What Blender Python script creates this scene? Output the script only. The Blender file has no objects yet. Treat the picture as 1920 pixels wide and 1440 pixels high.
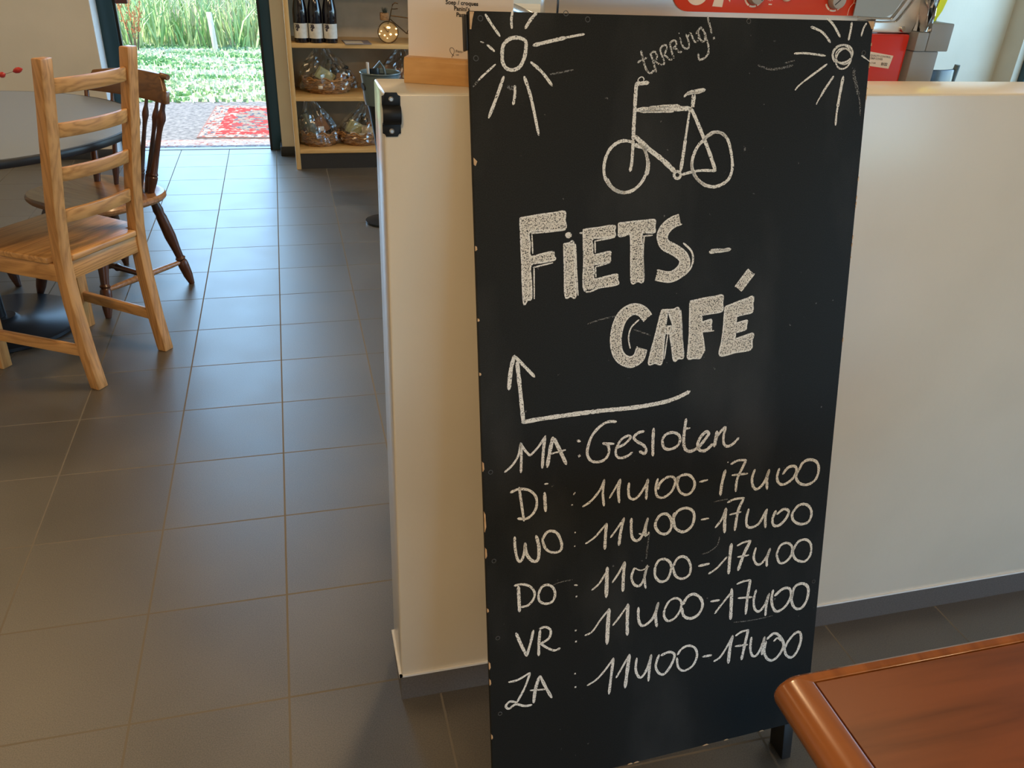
import bpy, bmesh, math, random
from mathutils import Vector, Matrix
random.seed(7)
scene = bpy.context.scene
COL = scene.collection
PI = math.pi

# ------------------------------------------------------------------ camera
def camera_axes(yaw, pitch, roll):
    fwd = Vector((-math.sin(yaw)*math.cos(pitch), math.cos(yaw)*math.cos(pitch), -math.sin(pitch)))
    right = Vector((math.cos(yaw), math.sin(yaw), 0))
    up = right.cross(fwd)
    return (math.cos(roll)*right + math.sin(roll)*up, -math.sin(roll)*right + math.cos(roll)*up, fwd)
cam_data = bpy.data.cameras.new('camera')
cam = bpy.data.objects.new('camera', cam_data); COL.objects.link(cam)
r_, u_, f_ = camera_axes(math.radians(-15.801), math.radians(29.28), math.radians(2.919))
m = Matrix((r_, u_, -f_)).transposed().to_4x4(); m.translation = Vector((0.0979, -1.2030, 1.3938))
cam.matrix_world = m
cam_data.sensor_width = 36; cam_data.lens = 1530.64/1920*36
cam_data.clip_start = 0.02; cam_data.clip_end = 200
scene.camera = cam

# ------------------------------------------------------------------ world, sun, room lights, exposure
world = bpy.data.worlds.new('world'); scene.world = world; world.use_nodes = True
nt = world.node_tree; nt.nodes.clear()
wo = nt.nodes.new('ShaderNodeOutputWorld'); bg = nt.nodes.new('ShaderNodeBackground')
sky = nt.nodes.new('ShaderNodeTexSky'); sky.sky_type = 'HOSEK_WILKIE'
sky.sun_direction = Vector((-0.25, 0.75, 1.0)).normalized(); sky.turbidity = 3.0; sky.ground_albedo = 0.4
wbm = nt.nodes.new('ShaderNodeMix'); wbm.data_type = 'RGBA'; wbm.blend_type = 'MULTIPLY'; wbm.inputs['Factor'].default_value = 1; wbm.inputs['B'].default_value = (0.80, 0.97, 1.0, 1)
nt.links.new(sky.outputs[0], wbm.inputs['A']); nt.links.new(wbm.outputs['Result'], bg.inputs[0]); nt.links.new(bg.outputs[0], wo.inputs[0])
bg.inputs[1].default_value = 24.5
def add_light(name, kind, loc, energy, color, target=None, size=None, size_y=None, portal=False):
    l = bpy.data.lights.new(name, kind); o = bpy.data.objects.new(name, l); COL.objects.link(o)
    o.location = loc; l.energy = energy; l.color = color
    if size is not None:
        l.shape = 'RECTANGLE'; l.size = size; l.size_y = size_y or size
    if target is not None:
        o.rotation_euler = (Vector(target)-Vector(loc)).to_track_quat('-Z', 'Y').to_euler()
    if portal: l.cycles.is_portal = True
    return o
sun = add_light('sun', 'SUN', (-6, 8, 10), 13.0, (1.0, 0.93, 0.82), target=(-6+0.75, 8+0.04, 10-0.85)); sun.data.angle = 0.01
# sky portals in the real openings of the room: the open door and three windows
add_light('door_portal', 'AREA', (-0.456, 4.70, 1.55), 1, (1, 1, 1), target=(-0.456, 0, 1.55), size=1.0, size_y=3.1, portal=True)
add_light('window_portal_right', 'AREA', (5.72, -1.6, 1.05), 1, (1, 1, 1), target=(0, -1.6, 1.05), size=2.2, size_y=1.9, portal=True)
add_light('window_portal_front', 'AREA', (2.6, -5.22, 1.05), 1, (1, 1, 1), target=(2.6, 0, 1.05), size=3.2, size_y=1.9, portal=True)
add_light('window_portal_service', 'AREA', (5.72, 2.35, 1.75), 1, (1, 1, 1), target=(0, 2.35, 1.75), size=3.8, size_y=2.7, portal=True)
add_light('service_wall_fill', 'AREA', (5.46, 2.35, 1.75), 34, (0.70, 0.97, 0.96), target=(2.8, 4.2, 1.2), size=3.4, size_y=2.4)  # extra lamp set in the opening to brighten the back wall at right
for k, (lx, ly) in enumerate(((-3.1, 0.2), (-1.9, 2.7), (-0.5, -2.6), (1.0, 1.3), (3.2, -2.9))):  # the last lamp is added, to brighten the floor at right
    lp = add_light('ceiling_lamp_light', 'AREA', (lx, ly, 3.22), (14, 17, 66, 46, 24)[k], (1.0, 0.68, 0.36), target=(lx, ly, 0), size=0.42)
scene.view_settings.view_transform = 'Standard'; scene.view_settings.look = 'None'
scene.view_settings.exposure = 0.12; scene.view_settings.gamma = 1.0; scene.view_settings.use_curve_mapping = False

# ------------------------------------------------------------------ helpers
def tag(o, label=None, cat=None, group=None, kind=None):
    if label: o['label'] = label
    if cat: o['category'] = cat
    if group: o['group'] = group
    if kind: o['kind'] = kind
    return o
def thing(name, label, cat, loc=(0, 0, 0), rotz=0.0, group=None):
    o = bpy.data.objects.new(name, None); COL.objects.link(o)
    o.empty_display_size = 0.05; o.location = loc; o.rotation_euler = (0, 0, rotz)
    return tag(o, label, cat, group)
class MB:
    def __init__(self): self.v = []; self.f = []
    def add(self, verts, faces):
        b = len(self.v); self.v += [tuple(p) for p in verts]; self.f += [tuple(b+i for i in q) for q in faces]; return self
    def box(self, x0, x1, y0, y1, z0, z1):
        return self.add([(x0,y0,z0),(x1,y0,z0),(x1,y1,z0),(x0,y1,z0),(x0,y0,z1),(x1,y0,z1),(x1,y1,z1),(x0,y1,z1)],
                        [(0,3,2,1),(4,5,6,7),(0,1,5,4),(1,2,6,5),(2,3,7,6),(3,0,4,7)])
    def rings(self, rings, cap=True, closed=False):
        n = len(rings[0]); v = [p for r in rings for p in r]; f = []
        m_ = len(rings)
        for k in range(m_ if closed else m_-1):
            a = k*n; b = ((k+1) % m_)*n
            for i in range(n):
                j = (i+1) % n; f.append((a+i, a+j, b+j, b+i))
        if cap and not closed: f.append(tuple(range(n-1, -1, -1))); f.append(tuple((m_-1)*n+i for i in range(n)))
        return self.add(v, f)
    def lathe(self, prof, n=24, c=(0, 0, 0), cap=True):
        return self.rings([[(c[0]+r*math.cos(2*PI*i/n), c[1]+r*math.sin(2*PI*i/n), c[2]+z) for i in range(n)] for r, z in prof], cap)
    def frame(self, t):
        t = Vector(t).normalized(); a = Vector((0, 0, 1)) if abs(t.z) < 0.95 else Vector((1, 0, 0))
        x = t.cross(a).normalized(); return x, x.cross(t).normalized()
    def tube(self, pts, rad, n=10, closed=False):
        pts = [Vector(p) for p in pts]; R = []
        for i, p in enumerate(pts):
            if closed: t = pts[(i+1) % len(pts)]-pts[i-1]
            else: t = pts[min(i+1, len(pts)-1)]-pts[max(i-1, 0)]
            x, y = self.frame(t); r = rad[i] if isinstance(rad, (list, tuple)) else rad
            R.append([p+r*(math.cos(2*PI*k/n)*x+math.sin(2*PI*k/n)*y) for k in range(n)])
        return self.rings(R, True, closed)
    def turned(self, a, b, prof, n=14):
        a = Vector(a); b = Vector(b); x, y = self.frame(b-a)
        return self.rings([[a+(b-a)*t+r*(math.cos(2*PI*k/n)*x+math.sin(2*PI*k/n)*y) for k in range(n)] for t, r in prof])
    def beam(self, sections):   # list of 4-corner loops
        return self.rings(sections)
    def prism(self, poly, axis, a, b):   # extrude a 2-D outline between a and b along an axis
        def P(u, w, t): return {'x': (t, u, w), 'y': (u, t, w), 'z': (u, w, t)}[axis]
        return self.rings([[P(u, w, a) for u, w in poly], [P(u, w, b) for u, w in poly]])
    def build(self, name, mtl, parent=None, bevel=0.0, smooth=False, seg=2, angle=40):
        me = bpy.data.meshes.new(name); me.from_pydata([tuple(p) for p in self.v], [], self.f); me.update()
        bm = bmesh.new(); bm.from_mesh(me); bmesh.ops.recalc_face_normals(bm, faces=bm.faces)
        if bevel:
            es = [e for e in bm.edges if len(e.link_faces) == 2 and e.calc_face_angle(0) > math.radians(angle)]
            if es: bmesh.ops.bevel(bm, geom=es, offset=bevel, segments=seg, profile=0.5, affect='EDGES', clamp_overlap=True)
        bm.to_mesh(me); bm.free()
        if smooth or bevel:
            me.polygons.foreach_set('use_smooth', [True]*len(me.polygons)); me.set_sharp_from_angle(angle=math.radians(35))
        o = bpy.data.objects.new(name, me); COL.objects.link(o); me.materials.append(mtl)
        if parent: o.parent = parent
        return o
def copy_tree(o, parent=None):
    c = o.copy(); COL.objects.link(c)
    if parent: c.parent = parent
    for ch in list(o.children): copy_tree(ch, c)
    return c
def struct(o, **k): o['kind'] = 'structure'; return o
def spline(pts, closed=False, step=5):
    P = [Vector(p) for p in pts]; out = []
    n = len(P)
    if n < 3: return P
    for i in range(n-1):
        p0 = P[max(i-1, 0)]; p1 = P[i]; p2 = P[i+1]; p3 = P[min(i+2, n-1)]
        for k in range(step):
            t = k/step
            out.append(0.5*((2*p1)+(p2-p0)*t+(2*p0-5*p1+4*p2-p3)*t*t+(3*p1-p0-3*p2+p3)*t**3))
    out.append(P[-1]); return out
def roundrect(x0, x1, y0, y1, r, n=6):
    out = []
    for cx, cy, a0 in ((x1-r, y1-r, 0), (x0+r, y1-r, PI/2), (x0+r, y0+r, PI), (x1-r, y0+r, 1.5*PI)):
        out += [(cx+r*math.cos(a0+PI/2*i/n), cy+r*math.sin(a0+PI/2*i/n)) for i in range(n+1)]
    return out
def letters(name, text, mtl, parent, size, origin, u, v, align='CENTER', bold=0.0, shear=0.0, lift=0.0006):
    cu = bpy.data.curves.new(name, 'FONT'); cu.body = text; cu.size = size; cu.align_x = align
    cu.offset = bold; cu.shear = shear; cu.resolution_u = 3
    tmp = bpy.data.objects.new(name, cu); COL.objects.link(tmp)
    dg = bpy.context.evaluated_depsgraph_get(); me = bpy.data.meshes.new_from_object(tmp.evaluated_get(dg))
    bpy.data.objects.remove(tmp); bpy.data.curves.remove(cu)
    u = Vector(u).normalized(); v = Vector(v).normalized(); n = u.cross(v); o3 = Vector(origin)
    for w in me.vertices: w.co = o3 + w.co.x*u + w.co.y*v + lift*n
    me.materials.clear(); me.materials.append(mtl); me.name = name
    o = bpy.data.objects.new(name, me); COL.objects.link(o); o.parent = parent
    return o

# ------------------------------------------------------------------ materials
MATS = {}
def principled(name, color, rough=0.5, metal=0.0, spec=0.5, coat=0.0, trans=0.0, emit=None, emit_s=0.0):
    mt = bpy.data.materials.new(name); mt.use_nodes = True; b = mt.node_tree.nodes['Principled BSDF']
    b.inputs['Base Color'].default_value = (*color, 1); b.inputs['Roughness'].default_value = rough
    b.inputs['Metallic'].default_value = metal; b.inputs['Specular IOR Level'].default_value = spec
    b.inputs['Coat Weight'].default_value = coat; b.inputs['Transmission Weight'].default_value = trans
    if emit: b.inputs['Emission Color'].default_value = (*emit, 1); b.inputs['Emission Strength'].default_value = emit_s
    MATS[name] = mt; return mt
def nodes(mt): return mt.node_tree.nodes, mt.node_tree.links, mt.node_tree.nodes['Principled BSDF']
def noisy(name, c0, c1, scale=20, rough=0.5, metal=0, spec=0.5, stretch=(1, 1, 1), detail=4, lo=0.35, hi=0.65, bump=0.0, coat=0.0, coord='Object'):
    mt = principled(name, c0, rough, metal, spec, coat); N, L, b = nodes(mt)
    tc = N.new('ShaderNodeTexCoord'); mp = N.new('ShaderNodeMapping'); mp.inputs['Scale'].default_value = stretch
    nz = N.new('ShaderNodeTexNoise'); nz.inputs['Scale'].default_value = scale; nz.inputs['Detail'].default_value = detail
    cr = N.new('ShaderNodeValToRGB'); cr.color_ramp.elements[0].position = lo; cr.color_ramp.elements[1].position = hi
    cr.color_ramp.elements[0].color = (*c0, 1); cr.color_ramp.elements[1].color = (*c1, 1)
    L.new(tc.outputs[coord], mp.inputs[0]); L.new(mp.outputs[0], nz.inputs['Vector']); L.new(nz.outputs['Fac'], cr.inputs[0]); L.new(cr.outputs[0], b.inputs['Base Color'])
    if bump:
        bp = N.new('ShaderNodeBump'); bp.inputs['Strength'].default_value = bump; bp.inputs['Distance'].default_value = 0.002
        L.new(nz.outputs['Fac'], bp.inputs['Height']); L.new(bp.outputs[0], b.inputs['Normal'])
    return mt
def wood(name, dark, light, axis='x', rough=0.35, scale=14, coat=0.0, knots=0.0, coord='Object', ring=9.0):
    mt = principled(name, light, rough, coat=coat); N, L, b = nodes(mt)
    tc = N.new('ShaderNodeTexCoord'); mp = N.new('ShaderNodeMapping')
    st = {'x': (0.09, 1, 1), 'y': (1, 0.09, 1), 'z': (1, 1, 0.09)}[axis]
    mp.inputs['Scale'].default_value = st
    nz = N.new('ShaderNodeTexNoise'); nz.inputs['Scale'].default_value = scale; nz.inputs['Detail'].default_value = 3; nz.inputs['Distortion'].default_value = 0.6
    mu = N.new('ShaderNodeMath'); mu.operation = 'MULTIPLY'; mu.inputs[1].default_value = ring
    fr = N.new('ShaderNodeMath'); fr.operation = 'PINGPONG'; fr.inputs[1].default_value = 0.5
    fine = N.new('ShaderNodeTexNoise'); fine.inputs['Scale'].default_value = scale*14; fine.inputs['Detail'].default_value = 2
    ad = N.new('ShaderNodeMath'); ad.operation = 'MULTIPLY_ADD'; ad.inputs[1].default_value = 0.45
    cr = N.new('ShaderNodeValToRGB'); cr.color_ramp.elements[0].position = 0.1; cr.color_ramp.elements[1].position = 0.62
    cr.color_ramp.elements[0].color = (*dark, 1); cr.color_ramp.elements[1].color = (*light, 1)
    L.new(tc.outputs[coord], mp.inputs[0]); L.new(mp.outputs[0], nz.inputs['Vector']); L.new(mp.outputs[0], fine.inputs['Vector'])
    L.new(nz.outputs['Fac'], mu.inputs[0]); L.new(mu.outputs[0], fr.inputs[0])
    L.new(fine.outputs['Fac'], ad.inputs[0]); L.new(fr.outputs[0], ad.inputs[2]); L.new(ad.outputs[0], cr.inputs[0]); L.new(cr.outputs[0], b.inputs['Base Color'])
    return mt

PAINT = noisy('off_white_wall_paint', (0.635, 0.575, 0.465), (0.685, 0.62, 0.505), 3.0, rough=0.30, spec=0.5, bump=0.0)
N, L, b = nodes(PAINT)
nz = N.new('ShaderNodeTexNoise'); nz.inputs['Scale'].default_value = 55; nz.inputs['Detail'].default_value = 3
bp = N.new('ShaderNodeBump'); bp.inputs['Strength'].default_value = 0.10; bp.inputs['Distance'].default_value = 0.004
tc = N.new('ShaderNodeTexCoord'); L.new(tc.outputs['Object'], nz.inputs['Vector']); L.new(nz.outputs['Fac'], bp.inputs['Height']); L.new(bp.outputs[0], b.inputs['Normal'])
SATIN = PAINT.copy(); SATIN.name = 'off_white_satin_wall_paint'
_b = SATIN.node_tree.nodes['Principled BSDF']; _b.inputs['Coat Weight'].default_value = 0.6; _b.inputs['Coat Roughness'].default_value = 0.16
CEIL = principled('ceiling_paint', (0.72, 0.66, 0.56), 0.8)
SKIRT = noisy('dark_grey_skirting_tile', (0.085, 0.074, 0.066), (0.115, 0.102, 0.092), 260, rough=0.45)
SKIRTB = noisy('charcoal_skirting', (0.018, 0.019, 0.02), (0.024, 0.025, 0.026), 200, rough=0.45)
BEAD = principled('white_edge_bead', (0.72, 0.70, 0.66), 0.45)

# floor tiles: dark grey, semi-polished, thin grout on a 30 cm grid
TILE = principled('grey_floor_tiles', (0.1, 0.09, 0.075), 0.32, spec=1.0, coat=0.7); N, L, b = nodes(TILE)
tc = N.new('ShaderNodeTexCoord'); sp = N.new('ShaderNodeSeparateXYZ'); L.new(tc.outputs['Object'], sp.inputs[0])
def grid(out, size):
    d = N.new('ShaderNodeMath'); d.operation = 'DIVIDE'; d.inputs[1].default_value = size; L.new(out, d.inputs[0])
    p = N.new('ShaderNodeMath'); p.operation = 'PINGPONG'; p.inputs[1].default_value = 0.5; L.new(d.outputs[0], p.inputs[0])
    l = N.new('ShaderNodeMath'); l.operation = 'LESS_THAN'; l.inputs[1].default_value = 0.0075; L.new(p.outputs[0], l.inputs[0])
    fl = N.new('ShaderNodeMath'); fl.operation = 'FLOOR'; L.new(d.outputs[0], fl.inputs[0])
    return l.outputs[0], fl.outputs[0]
gx, ix = grid(sp.outputs[0], 0.30333); gy, iy = grid(sp.outputs[1], 0.30)
mx = N.new('ShaderNodeMath'); mx.operation = 'MAXIMUM'; L.new(gx, mx.inputs[0]); L.new(gy, mx.inputs[1])
cv = N.new('ShaderNodeCombineXYZ'); L.new(ix, cv.inputs[0]); L.new(iy, cv.inputs[1])
wn = N.new('ShaderNodeTexWhiteNoise'); L.new(cv.outputs[0], wn.inputs['Vector'])
n1 = N.new('ShaderNodeTexNoise'); n1.inputs['Scale'].default_value = 420; n1.inputs['Detail'].default_value = 2; L.new(tc.outputs['Object'], n1.inputs['Vector'])
n2 = N.new('ShaderNodeTexNoise'); n2.inputs['Scale'].default_value = 6; n2.inputs['Detail'].default_value = 5; L.new(tc.outputs['Object'], n2.inputs['Vector'])
ma = N.new('ShaderNodeMath'); ma.operation = 'MULTIPLY_ADD'; ma.inputs[1].default_value = 0.25; L.new(n2.outputs['Fac'], ma.inputs[0]); L.new(n1.outputs['Fac'], ma.inputs[2])
mb = N.new('ShaderNodeMath'); mb.operation = 'MULTIPLY_ADD'; mb.inputs[1].default_value = 0.10; L.new(wn.outputs['Value'], mb.inputs[0]); L.new(ma.outputs[0], mb.inputs[2])
cr = N.new('ShaderNodeValToRGB'); cr.color_ramp.elements[0].position = 0.42; cr.color_ramp.elements[1].position = 0.92
cr.color_ramp.elements[0].color = (0.036, 0.030, 0.021, 1); cr.color_ramp.elements[1].color = (0.118, 0.102, 0.078, 1); L.new(mb.outputs[0], cr.inputs[0])
mc = N.new('ShaderNodeMix'); mc.data_type = 'RGBA'; L.new(mx.outputs[0], mc.inputs['Factor']); L.new(cr.outputs[0], mc.inputs['A']); mc.inputs['B'].default_value = (0.175, 0.15, 0.115, 1)
L.new(mc.outputs['Result'], b.inputs['Base Color'])
mr = N.new('ShaderNodeMapRange'); mr.inputs['From Min'].default_value = 0.3; mr.inputs['From Max'].default_value = 0.7; mr.inputs['To Min'].default_value = 0.41; mr.inputs['To Max'].default_value = 0.47; L.new(n2.outputs['Fac'], mr.inputs['Value'])
mr2 = N.new('ShaderNodeMix'); mr2.data_type = 'FLOAT'; L.new(mx.outputs[0], mr2.inputs['Factor']); L.new(mr.outputs[0], mr2.inputs['A']); mr2.inputs['B'].default_value = 0.85; L.new(mr2.outputs['Result'], b.inputs['Roughness'])
b.inputs['Coat Roughness'].default_value = 0.42
sub = N.new('ShaderNodeMath'); sub.operation = 'SUBTRACT'; sub.inputs[0].default_value = 1.0; L.new(mx.outputs[0], sub.inputs[1])
for _inp, _v in (('Coat Weight', 0.7), ('Specular IOR Level', 1.0)):
    _q = N.new('ShaderNodeMath'); _q.operation = 'MULTIPLY'; _q.inputs[1].default_value = _v; L.new(sub.outputs[0], _q.inputs[0]); L.new(_q.outputs[0], b.inputs[_inp])
bp = N.new('ShaderNodeBump'); bp.inputs['Strength'].default_value = 0.5; bp.inputs['Distance'].default_value = 0.0015; L.new(sub.outputs[0], bp.inputs['Height']); L.new(bp.outputs[0], b.inputs['Normal'])

# slate-black sign paint with wiped chalk haze
SLATE = principled('black_chalkboard_paint', (0.012, 0.013, 0.013), 0.6, spec=0.12); N, L, b = nodes(SLATE)
tc = N.new('ShaderNodeTexCoord'); mp = N.new('ShaderNodeMapping'); mp.inputs['Scale'].default_value = (1, 0.45, 1); L.new(tc.outputs['Object'], mp.inputs[0])
a1 = N.new('ShaderNodeTexNoise'); a1.inputs['Scale'].default_value = 5; a1.inputs['Detail'].default_value = 5; L.new(mp.outputs[0], a1.inputs['Vector'])
a2 = N.new('ShaderNodeTexNoise'); a2.inputs['Scale'].default_value = 700; a2.inputs['Detail'].default_value = 1; L.new(tc.outputs['Object'], a2.inputs['Vector'])
a3 = N.new('ShaderNodeTexNoise'); a3.inputs['Scale'].default_value = 95; a3.inputs['Detail'].default_value = 2; L.new(tc.outputs['Object'], a3.inputs['Vector'])
c1 = N.new('ShaderNodeValToRGB'); c1.color_ramp.elements[0].position = 0.5; c1.color_ramp.elements[1].position = 0.9
c1.color_ramp.elements[0].color = (0.0105, 0.0115, 0.011, 1); c1.color_ramp.elements[1].color = (0.05, 0.05, 0.047, 1); L.new(a1.outputs['Fac'], c1.inputs[0])
c2 = N.new('ShaderNodeValToRGB'); c2.color_ramp.elements[0].position = 0.3; c2.color_ramp.elements[1].position = 0.8
c2.color_ramp.elements[0].color = (0.0, 0.0, 0.0, 1); c2.color_ramp.elements[1].color = (0.010, 0.010, 0.010, 1); L.new(a2.outputs['Fac'], c2.inputs[0])
c3 = N.new('ShaderNodeValToRGB'); c3.color_ramp.elements[0].position = 0.745; c3.color_ramp.elements[1].position = 0.80
c3.color_ramp.elements[0].color = (0, 0, 0, 1); c3.color_ramp.elements[1].color = (0.16, 0.16, 0.15, 1); L.new(a3.outputs['Fac'], c3.inputs[0])
m1 = N.new('ShaderNodeMix'); m1.data_type = 'RGBA'; m1.blend_type = 'ADD'; m1.inputs['Factor'].default_value = 1; L.new(c1.outputs[0], m1.inputs['A']); L.new(c2.outputs[0], m1.inputs['B'])
m2 = N.new('ShaderNodeMix'); m2.data_type = 'RGBA'; m2.blend_type = 'ADD'; m2.inputs['Factor'].default_value = 1; L.new(m1.outputs['Result'], m2.inputs['A']); L.new(c3.outputs[0], m2.inputs['B'])
L.new(m2.outputs['Result'], b.inputs['Base Color'])
BLACKWOOD = noisy('black_painted_wood', (0.010, 0.009, 0.008), (0.018, 0.014, 0.011), 40, rough=0.5)
RAWWOOD = noisy('bare_wood_chip', (0.50, 0.30, 0.14), (0.60, 0.40, 0.22), 120, rough=0.7)
def chalk(name, color, cover):
    mt = principled(name, color, 0.95, spec=0.1); N, L, b = nodes(mt)
    tc = N.new('ShaderNodeTexCoord'); n = N.new('ShaderNodeTexNoise'); n.inputs['Scale'].default_value = 520; n.inputs['Detail'].default_value = 2.5
    n.inputs['Roughness'].default_value = 0.65
    cr = N.new('ShaderNodeValToRGB'); cr.color_ramp.elements[0].position = cover-0.07; cr.color_ramp.elements[1].position = cover+0.07
    L.new(tc.outputs['Object'], n.inputs['Vector']); L.new(n.outputs['Fac'], cr.inputs[0]); L.new(cr.outputs[0], b.inputs['Alpha'])
    return mt
CHALK_SOLID = chalk('white_chalk', (0.78, 0.76, 0.70), 0.40)
CHALK_GRAIN = chalk('white_chalk_hatched', (0.72, 0.68, 0.60), 0.445)
CHALK_THIN = chalk('white_chalk_dusty', (0.62, 0.61, 0.57), 0.47)
CHALK_FAINT = chalk('rubbed_out_chalk', (0.20, 0.20, 0.19), 0.50)

PINE_X = wood('honey_pine_along_x', (0.36, 0.16, 0.046), (0.62, 0.315, 0.105), 'x', 0.34)
PINE_Y = wood('honey_pine_along_y', (0.36, 0.16, 0.046), (0.62, 0.315, 0.105), 'y', 0.30)
PINE_Z = wood('honey_pine_along_z', (0.36, 0.16, 0.046), (0.60, 0.30, 0.10), 'z', 0.34)
BROWN_X = wood('brown_stained_wood_along_x', (0.11, 0.045, 0.013), (0.20, 0.09, 0.026), 'x', 0.28)
BROWN_Z = wood('dark_turned_wood', (0.055, 0.018, 0.009), (0.10, 0.036, 0.016), 'z', 0.30)
BROWN_S = wood('polished_seat_wood', (0.28, 0.12, 0.045), (0.42, 0.20, 0.08), 'x', 0.22)
SHELF_X = wood('pale_shelf_pine', (0.52, 0.33, 0.13), (0.66, 0.45, 0.20), 'x', 0.42, ring=5)
SHELF_Z = wood('pale_side_pine', (0.52, 0.33, 0.13), (0.64, 0.43, 0.19), 'z', 0.42, ring=5)
MAHOG = wood('red_brown_table_wood', (0.10, 0.029, 0.008), (0.17, 0.050, 0.016), 'x', 0.45, scale=9, ring=5, coat=0.0); MAHOG.node_tree.nodes['Principled BSDF'].inputs['Specular IOR Level'].default_value = 0.28
MAHOG_Y = wood('red_brown_edge_wood', (0.15, 0.044, 0.009), (0.26, 0.085, 0.018), 'y', 0.25, scale=9, ring=4, coat=0.3)
BEECH = noisy('beech_block', (0.56, 0.30, 0.105), (0.62, 0.345, 0.13), 130, rough=0.45, stretch=(0.25, 1, 1))
LAMINATE = noisy('grey_blue_table_laminate', (0.185, 0.225, 0.275), (0.205, 0.245, 0.30), 400, rough=0.30)
BLACKEDGE = principled('black_table_edge', (0.012, 0.014, 0.016), 0.4)
BLACKMETAL = noisy('black_powder_coat', (0.014, 0.016, 0.02), (0.02, 0.022, 0.027), 500, rough=0.33)
BLACKPLATE = principled('satin_black_metal', (0.006, 0.006, 0.006), 0.5, spec=0.3)
SCREW = principled('zinc_screw', (0.55, 0.54, 0.52), 0.35, metal=0.9)
FRAME = principled('dark_blue_grey_frame', (0.022, 0.062, 0.082), 0.35)
FRAME_IN = principled('black_frame_seal', (0.006, 0.007, 0.008), 0.5)
PAPER = principled('white_menu_card', (0.74, 0.65, 0.575), 0.5)
INK = principled('black_ink', (0.015, 0.014, 0.013), 0.6)
STEEL = noisy('brushed_stainless_steel', (0.62, 0.60, 0.57), (0.70, 0.68, 0.65), 60, rough=0.32, metal=0.85, stretch=(0.06, 1, 1))
STEELP = principled('polished_stainless_steel', (0.72, 0.72, 0.72), 0.12, metal=1.0)
REDP = principled('red_control_panel', (0.62, 0.045, 0.016), 0.25)
REDH = principled('red_enamel_housing', (0.56, 0.025, 0.012), 0.22)
PANELW = principled('cream_panel_print', (0.80, 0.66, 0.52), 0.4)
GREYP = principled('grey_plastic', (0.24, 0.255, 0.26), 0.45)
KNOB = principled('grey_knob_plastic', (0.34, 0.32, 0.29), 0.4)
NEON = principled('neon_yellow_plastic', (0.72, 0.86, 0.01), 0.5)
DARKP = principled('dark_plastic', (0.012, 0.018, 0.024), 0.25)
COLLAR = principled('blue_grey_plastic_collar', (0.11, 0.155, 0.17), 0.22)
GLASSD = principled('dark_juice_bottle_glass', (0.006, 0.005, 0.008), 0.06, coat=0.5)
LABEL = noisy('cream_bottle_label', (0.58, 0.57, 0.52), (0.66, 0.65, 0.60), 60, rough=0.6)
GRAPE = principled('dark_grape_print', (0.05, 0.045, 0.06), 0.6)
CAPW = principled('white_bottle_cap', (0.62, 0.61, 0.57), 0.4)
WICKER = noisy('brown_wicker', (0.16, 0.07, 0.022), (0.42, 0.22, 0.08), 70, rough=0.6, stretch=(1, 1, 3))
CELLO = bpy.data.materials.new('clear_cellophane'); CELLO.use_nodes = True; N = CELLO.node_tree.nodes; L = CELLO.node_tree.links; N.clear()
_o = N.new('ShaderNodeOutputMaterial'); _t = N.new('ShaderNodeBsdfTransparent'); _g = N.new('ShaderNodeBsdfGlossy'); _m = N.new('ShaderNodeMixShader'); _w = N.new('ShaderNodeLayerWeight'); _a = N.new('ShaderNodeMath')
_t.inputs['Color'].default_value = (0.93, 0.92, 0.90, 1); _g.inputs['Roughness'].default_value = 0.2; _w.inputs['Blend'].default_value = 0.25; _a.operation = 'MULTIPLY_ADD'; _a.inputs[1].default_value = 0.8; _a.inputs[2].default_value = 0.09
L.new(_w.outputs['Facing'], _a.inputs[0]); L.new(_a.outputs[0], _m.inputs['Fac']); L.new(_t.outputs[0], _m.inputs[1]); L.new(_g.outputs[0], _m.inputs[2]); L.new(_m.outputs[0], _o.inputs[0])
def flat(name, c, r=0.5, metal=0.0): return principled(name, c, r, metal)
ROPE = flat('rose_hip_red', (0.42, 0.02, 0.012), 0.35); TWIG = flat('twig_brown', (0.10, 0.06, 0.03), 0.7)
CERAM = flat('white_ceramic', (0.7, 0.68, 0.64), 0.25)
GRAVEL = noisy('pale_gravel', (0.065, 0.058, 0.053), (0.17, 0.155, 0.142), 30, rough=0.9, bump=0.6, detail=8)
SOIL = noisy('lawn_soil', (0.22, 0.30, 0.13), (0.52, 0.50, 0.38), 2.2, rough=0.95, detail=8)
def leaf(name, c0, c1):
    mt = noisy(name, c0, c1, 1.3, rough=0.6); N, L, b = nodes(mt); b.inputs['Subsurface Weight'].default_value = 0.0; return mt
LAWN = noisy('short_lawn_green', (0.17, 0.33, 0.12), (0.60, 0.62, 0.46), 2.2, rough=0.7, stretch=(0.5, 1.8, 1), detail=6, lo=0.42, hi=0.62)
TALL = noisy('tall_grass_green', (0.17, 0.33, 0.10), (0.50, 0.55, 0.28), 3.0, rough=0.6, stretch=(1.5, 1, 0.6), detail=5)
DRY = leaf('dry_grass_straw', (0.50, 0.42, 0.28), (0.62, 0.55, 0.40))
DOCK = flat('orange_seed_brown', (0.50, 0.20, 0.07), 0.8)
POSTW = noisy('weathered_white_wood', (0.62, 0.50, 0.44), (0.72, 0.62, 0.56), 30, rough=0.8, stretch=(1, 1, 0.1))
BRASS = flat('aged_brass_wire', (0.10, 0.055, 0.02), 0.4, 0.7)
GLOWBEAD = principled('warm_glow_bead', (1, 0.8, 0.5), 0.3, emit=(1.0, 0.75, 0.42), emit_s=1.6)
AMBER = principled('amber_clock_face', (0.55, 0.36, 0.15), 0.25)
LAMPM = principled('lamp_diffuser', (1, 0.85, 0.65), 0.4, emit=(1.0, 0.74, 0.46), emit_s=3.0)

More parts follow.
